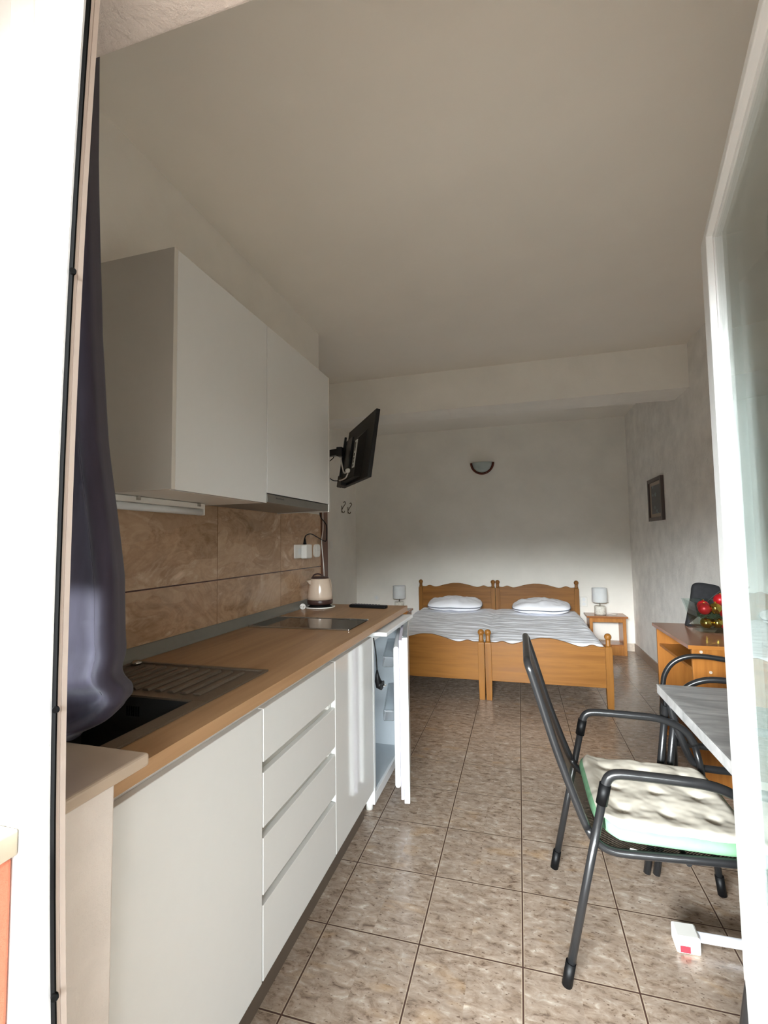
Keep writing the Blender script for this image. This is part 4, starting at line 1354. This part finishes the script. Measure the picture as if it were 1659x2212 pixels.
def build_desk():
    x0, x1, y0, y1 = 0.914, 1.316, 1.378, 2.13
    r = thing('wooden_desk', (1.11, 1.75, 0), 'orange-brown wooden desk with an open shelf against the right wall', 'desk')
    MB().box((x0, y0, 0.731), (x1, y1, 0.751)).build('top', 'desk_top', r)
    MB().box((x0 - 0.0025, y0 - 0.0025, 0.7305), (x1, y0 - 0.0003, 0.7515)).build('edge_band', 'deskX', r)
    for a in (y0 + 0.008, y1 - 0.05):
        p = MB().box((x0 + 0.018, a, 0), (x1 - 0.002, a + 0.02, 0.7305)).build('side_panel', 'deskZ', r, bevel=0.001)
        if a < 1.5:
            for x, z in ((0.975, 0.716), (1.016, 0.608)):
                MB().tube([(x, a - 0.0002, z), (x, a - 0.004, z)], 0.008, 14).build('screw_cap', 'mat', p)
    MB().box((x0 + 0.03, y0 + 0.0285, 0.602), (x1 - 0.01, y1 - 0.0505, 0.618)).build('shelf', 'deskY', r)
    MB().box((x1 - 0.012, y0 + 0.0285, 0.12), (x1 - 0.002, y1 - 0.0505, 0.601)).build('back_panel', 'deskY', r)
    MB().box((x0 + 0.03, y0 + 0.0285, 0.06), (x1 - 0.013, y1 - 0.0505, 0.078)).build('shelf', 'deskY', r)

    # glass vase with Christmas baubles
    Z = 0.7515
    cx, cy = 1.185, 1.86
    r = thing('glass_vase', (cx, cy, Z), 'thick square flaring glass vase of Christmas baubles on the desk', 'vase')
    h = 0.19

    def sq(s, z, dip=0.0):
        return [Vector((cx - s, cy - s, z)), Vector((cx + s, cy - s, z + dip)), Vector((cx + s, cy + s, z)), Vector((cx - s, cy + s, z))]
    o0, o1, i0, i1 = sq(0.076, Z), sq(0.122, Z + h), sq(0.068, Z + 0.018), sq(0.114, Z + h)
    vs = o0 + o1 + i0 + i1
    fs = [(3, 2, 1, 0), (8, 9, 10, 11)]
    for k in range(4):
        j = (k + 1) % 4
        fs += [(k, j, 4 + j, 4 + k), (8 + j, 8 + k, 12 + k, 12 + j), (4 + k, 4 + j, 12 + j, 12 + k)]
    MB().add(vs, fs).build('glass_body', 'vase', r)
    balls = [(-0.030, -0.026, 0.055, 0.034, 'gold', 'shiny gold bauble low in the left corner of the vase'),
             (0.030, -0.030, 0.058, 0.033, 'gold', 'shiny gold bauble low in the vase, right of another gold one'),
             (-0.040, -0.034, 0.142, 0.036, 'red', 'matt red bauble high at the left side of the vase'),
             (0.020, -0.040, 0.148, 0.036, 'gold', 'shiny gold bauble on top of the green garland in the vase'),
             (0.062, 0.000, 0.196, 0.038, 'red', 'matt red bauble heaped highest, above the vase rim'),
             (0.064, -0.045, 0.115, 0.024, 'red', 'small matt red bauble halfway up at the right of the vase'),
             (0.062, -0.038, 0.040, 0.018, 'red', 'small matt red bauble near the bottom right of the vase'),
             (-0.02, 0.045, 0.150, 0.036, 'red', 'matt red bauble at the back of the vase'),
             (0.01, 0.030, 0.056, 0.033, 'gold', 'shiny gold bauble low at the back of the vase')]
    for bx, by, bz, br, m, lab in balls:
        q = thing('bauble', (cx + bx, cy + by, Z + bz), lab, 'bauble', 'Christmas baubles in the glass vase')
        MB().sphere((cx + bx, cy + by, Z + bz), br, 24, 14).build('ball', m, q)
        MB().tube([(cx + bx, cy + by, Z + bz + br * 0.97), (cx + bx, cy + by, Z + bz + br + 0.006)], 0.006, 10).build('cap', 'gold', q)
    g = MB()
    rnd = random.Random(3)
    for k in range(260):
        a = rnd.uniform(0, 2 * PI)
        rr = rnd.uniform(0.0, 0.078)
        p = Vector((cx + rr * math.cos(a), cy + rr * math.sin(a), Z + rnd.uniform(0.085, 0.112)))
        d = Vector((rnd.uniform(-1, 1), rnd.uniform(-1, 1), rnd.uniform(-0.5, 0.5))).normalized() * 0.018
        g.tube([p - d, p + d], 0.0011, 4)
    tag(g.build('tinsel_garland', 'garland'), 'dark green tinsel garland between the baubles in the vase', 'garland', kind='stuff')
    # black padded thing behind the vase, leaning on the wall
    r = thing('black_bag', (1.22, 2.03, Z), 'black fabric bag with rounded top leaning behind the vase on the desk', 'bag')
    pts = [(-0.128, 0.0), (-0.085, 0.19), (-0.072, 0.262), (-0.045, 0.285), (0.0, 0.284), (0.062, 0.272), (0.088, 0.255), (0.092, 0.18), (0.088, 0.0)]
    P = spline([Vector((x, z, 0)) for x, z in pts], 4)

    def bag(u, v):
        i = u * (len(P) - 1)
        k = min(int(i), len(P) - 2)
        e = P[k].lerp(P[k + 1], i - k)
        c = Vector((-0.005, 0.12, 0))
        s = math.sin(v * PI / 2)
        q = c.lerp(e, s)
        t = 0.038 * math.cos(v * PI / 2) ** 0.5
        return q, t
    m = MB()
    lean = 0.10
    for sg in (-1, 1):
        def B(u, v, sg=sg):
            q, t = bag(u, v)
            return (1.222 + q.x + 0.0, 2.035 + sg * t + lean * q.y * 0.3 + 0.004 * noise.noise(Vector((q.x * 30, q.y * 30, sg))), Z + 0.002 + max(q.y, 0))
        m.grid(B, 60, 14, flip=(sg > 0))
    m.box((1.222 - 0.120, 2.0, Z + 0.0005), (1.222 + 0.083, 2.07, Z + 0.006))
    m.build('bag_body', 'black_bag', r)
    MB().tube([(1.11, 1.995, Z + 0.05), (1.18, 1.99, Z + 0.13), (1.25, 1.99, Z + 0.20), (1.30, 2.0, Z + 0.24)], 0.0025, 6, smooth_path=5).build('zip', 'dark_mark', r)


def build_floor_tube():
    r = thing('metal_tube', (0.8, 0.235, 0), 'silver-white tube with a white end cap lying on the floor under the armchair', 'tube')
    MB().tube([(0.545, 0.222, 0.034), (1.12, 0.236, 0.034)], 0.0145, 16).build('tube', 'tube_white', r)
    o = Vector((0.482, 0.182, 0.0005))
    MB().obox(o, (0.072, 0.003, 0), (0.002, 0.070, 0), (0, 0, 0.052)).build('end_cap', 'white_plastic', r, bevel=0.006)
    MB().obox((0.4925, 0.1805, 0.006), (0.030, 0.0013, 0), (0, 0.0012, 0), (0, 0, 0.020)).build('sticker', 'red_label', r)
    MB().obox((1.11, 0.205, 0.0005), (0.06, 0.003, 0), (0.002, 0.066, 0), (0, 0, 0.05)).build('end_cap', 'white_plastic', r, bevel=0.006)


# ------------------------------------------------------------------ light and camera
SUN_AZ, SUN_SA, SUN_L = math.radians(-17), math.radians(23), 44.0


def build_light():
    w = bpy.data.worlds.new('sky')
    SC.world = w
    w.use_nodes = True
    n, l = w.node_tree.nodes, w.node_tree.links
    bg = n['Background']
    tc = n.new('ShaderNodeTexCoord')
    sx = n.new('ShaderNodeSeparateXYZ')
    l.new(tc.outputs['Generated'], sx.inputs[0])
    def mth(op, p, q=0.0):
        m = n.new('ShaderNodeMath')
        m.operation = op
        for sock, v in ((m.inputs[0], p), (m.inputs[1], q)):
            if hasattr(v, 'is_output'):
                l.new(v, sock)
            else:
                sock.default_value = v
        return m.outputs[0]

    def ramp(fac, stops):
        rp = n.new('ShaderNodeValToRGB')
        e = rp.color_ramp.elements
        while len(e) < len(stops):
            e.new(0.5)
        for el, (p, c) in zip(e, stops):
            el.position = p
            el.color = c + (1,)
        l.new(fac, rp.inputs[0])
        return rp.outputs[0]
    # houses and hillside opposite up to about ten degrees, overcast sky above them
    base = ramp(sx.outputs['Z'], [(0.0, (0.10, 0.11, 0.11)), (0.13, (0.10, 0.11, 0.11)), (0.19, (0.66, 0.74, 0.83)), (0.40, (0.63, 0.71, 0.80)), (1.0, (0.5, 0.57, 0.66))])
    # the veiled low sun: a broad bright patch in the clouds
    az = mth('SUBTRACT', mth('ARCTAN2', sx.outputs['X'], mth('MULTIPLY', sx.outputs['Y'], -1.0)), SUN_AZ)
    ga = mth('EXPONENT', mth('MULTIPLY', mth('MULTIPLY', az, az), -0.5 / SUN_SA ** 2))
    ge = ramp(sx.outputs['Z'], [(0.0, (0, 0, 0)), (0.135, (0, 0, 0)), (0.182, (0.9, 0.96, 0.98)), (0.235, (0.9, 0.96, 0.98)), (0.31, (0, 0, 0))])
    glow = mth('MULTIPLY', mth('MULTIPLY', ga, SUN_L), 1.0)
    mg = n.new('ShaderNodeMixRGB')
    mg.blend_type = 'MULTIPLY'
    mg.inputs[0].default_value = 1.0
    l.new(ge, mg.inputs[1])
    l.new(glow, mg.inputs[2])
    ad = n.new('ShaderNodeMixRGB')
    ad.blend_type = 'ADD'
    ad.inputs[0].default_value = 1.0
    l.new(base, ad.inputs[1])
    l.new(mg.outputs[0], ad.inputs[2])
    l.new(ad.outputs[0], bg.inputs['Color'])
    bg.inputs['Strength'].default_value = 1.0


def build_camera():
    f, yaw, pitch, roll = 1020.0, 0.2766, 0.0631, -0.0148
    fw = Vector((-math.sin(yaw) * math.cos(pitch), math.cos(yaw) * math.cos(pitch), math.sin(pitch)))
    r = Vector((math.cos(yaw), math.sin(yaw), 0))
    u = r.cross(fw)
    r2 = r * math.cos(roll) + u * math.sin(roll)
    u2 = u * math.cos(roll) - r * math.sin(roll)
    cam = bpy.data.cameras.new('camera')
    cam.sensor_fit = 'VERTICAL'
    cam.sensor_height = 24
    cam.lens = f / 2212 * 24
    cam.clip_start = 0.02
    o = bpy.data.objects.new('camera', cam)
    COL.objects.link(o)
    o.matrix_world = Matrix(((r2.x, u2.x, -fw.x, 0.0298), (r2.y, u2.y, -fw.y, -1.6324), (r2.z, u2.z, -fw.z, 1.3470), (0, 0, 0, 1)))
    SC.camera = o


build_materials()
build_shell()
build_openings()
build_kitchen()
build_curtain()
build_tv()
build_wall_things()
build_beds()
build_nightstands()
build_table()
build_near_chair()
build_far_chair()
build_desk()
build_floor_tube()
build_light()
build_camera()

vs = SC.view_settings
vs.view_transform = 'Standard'
vs.look = 'None'
vs.exposure = 2.6
vs.gamma = 1.0
vs.use_curve_mapping = False
SC.cycles.use_denoising = True
SC.cycles.max_bounces = 12
SC.cycles.diffuse_bounces = 8
SC.cycles.transparent_max_bounces = 16
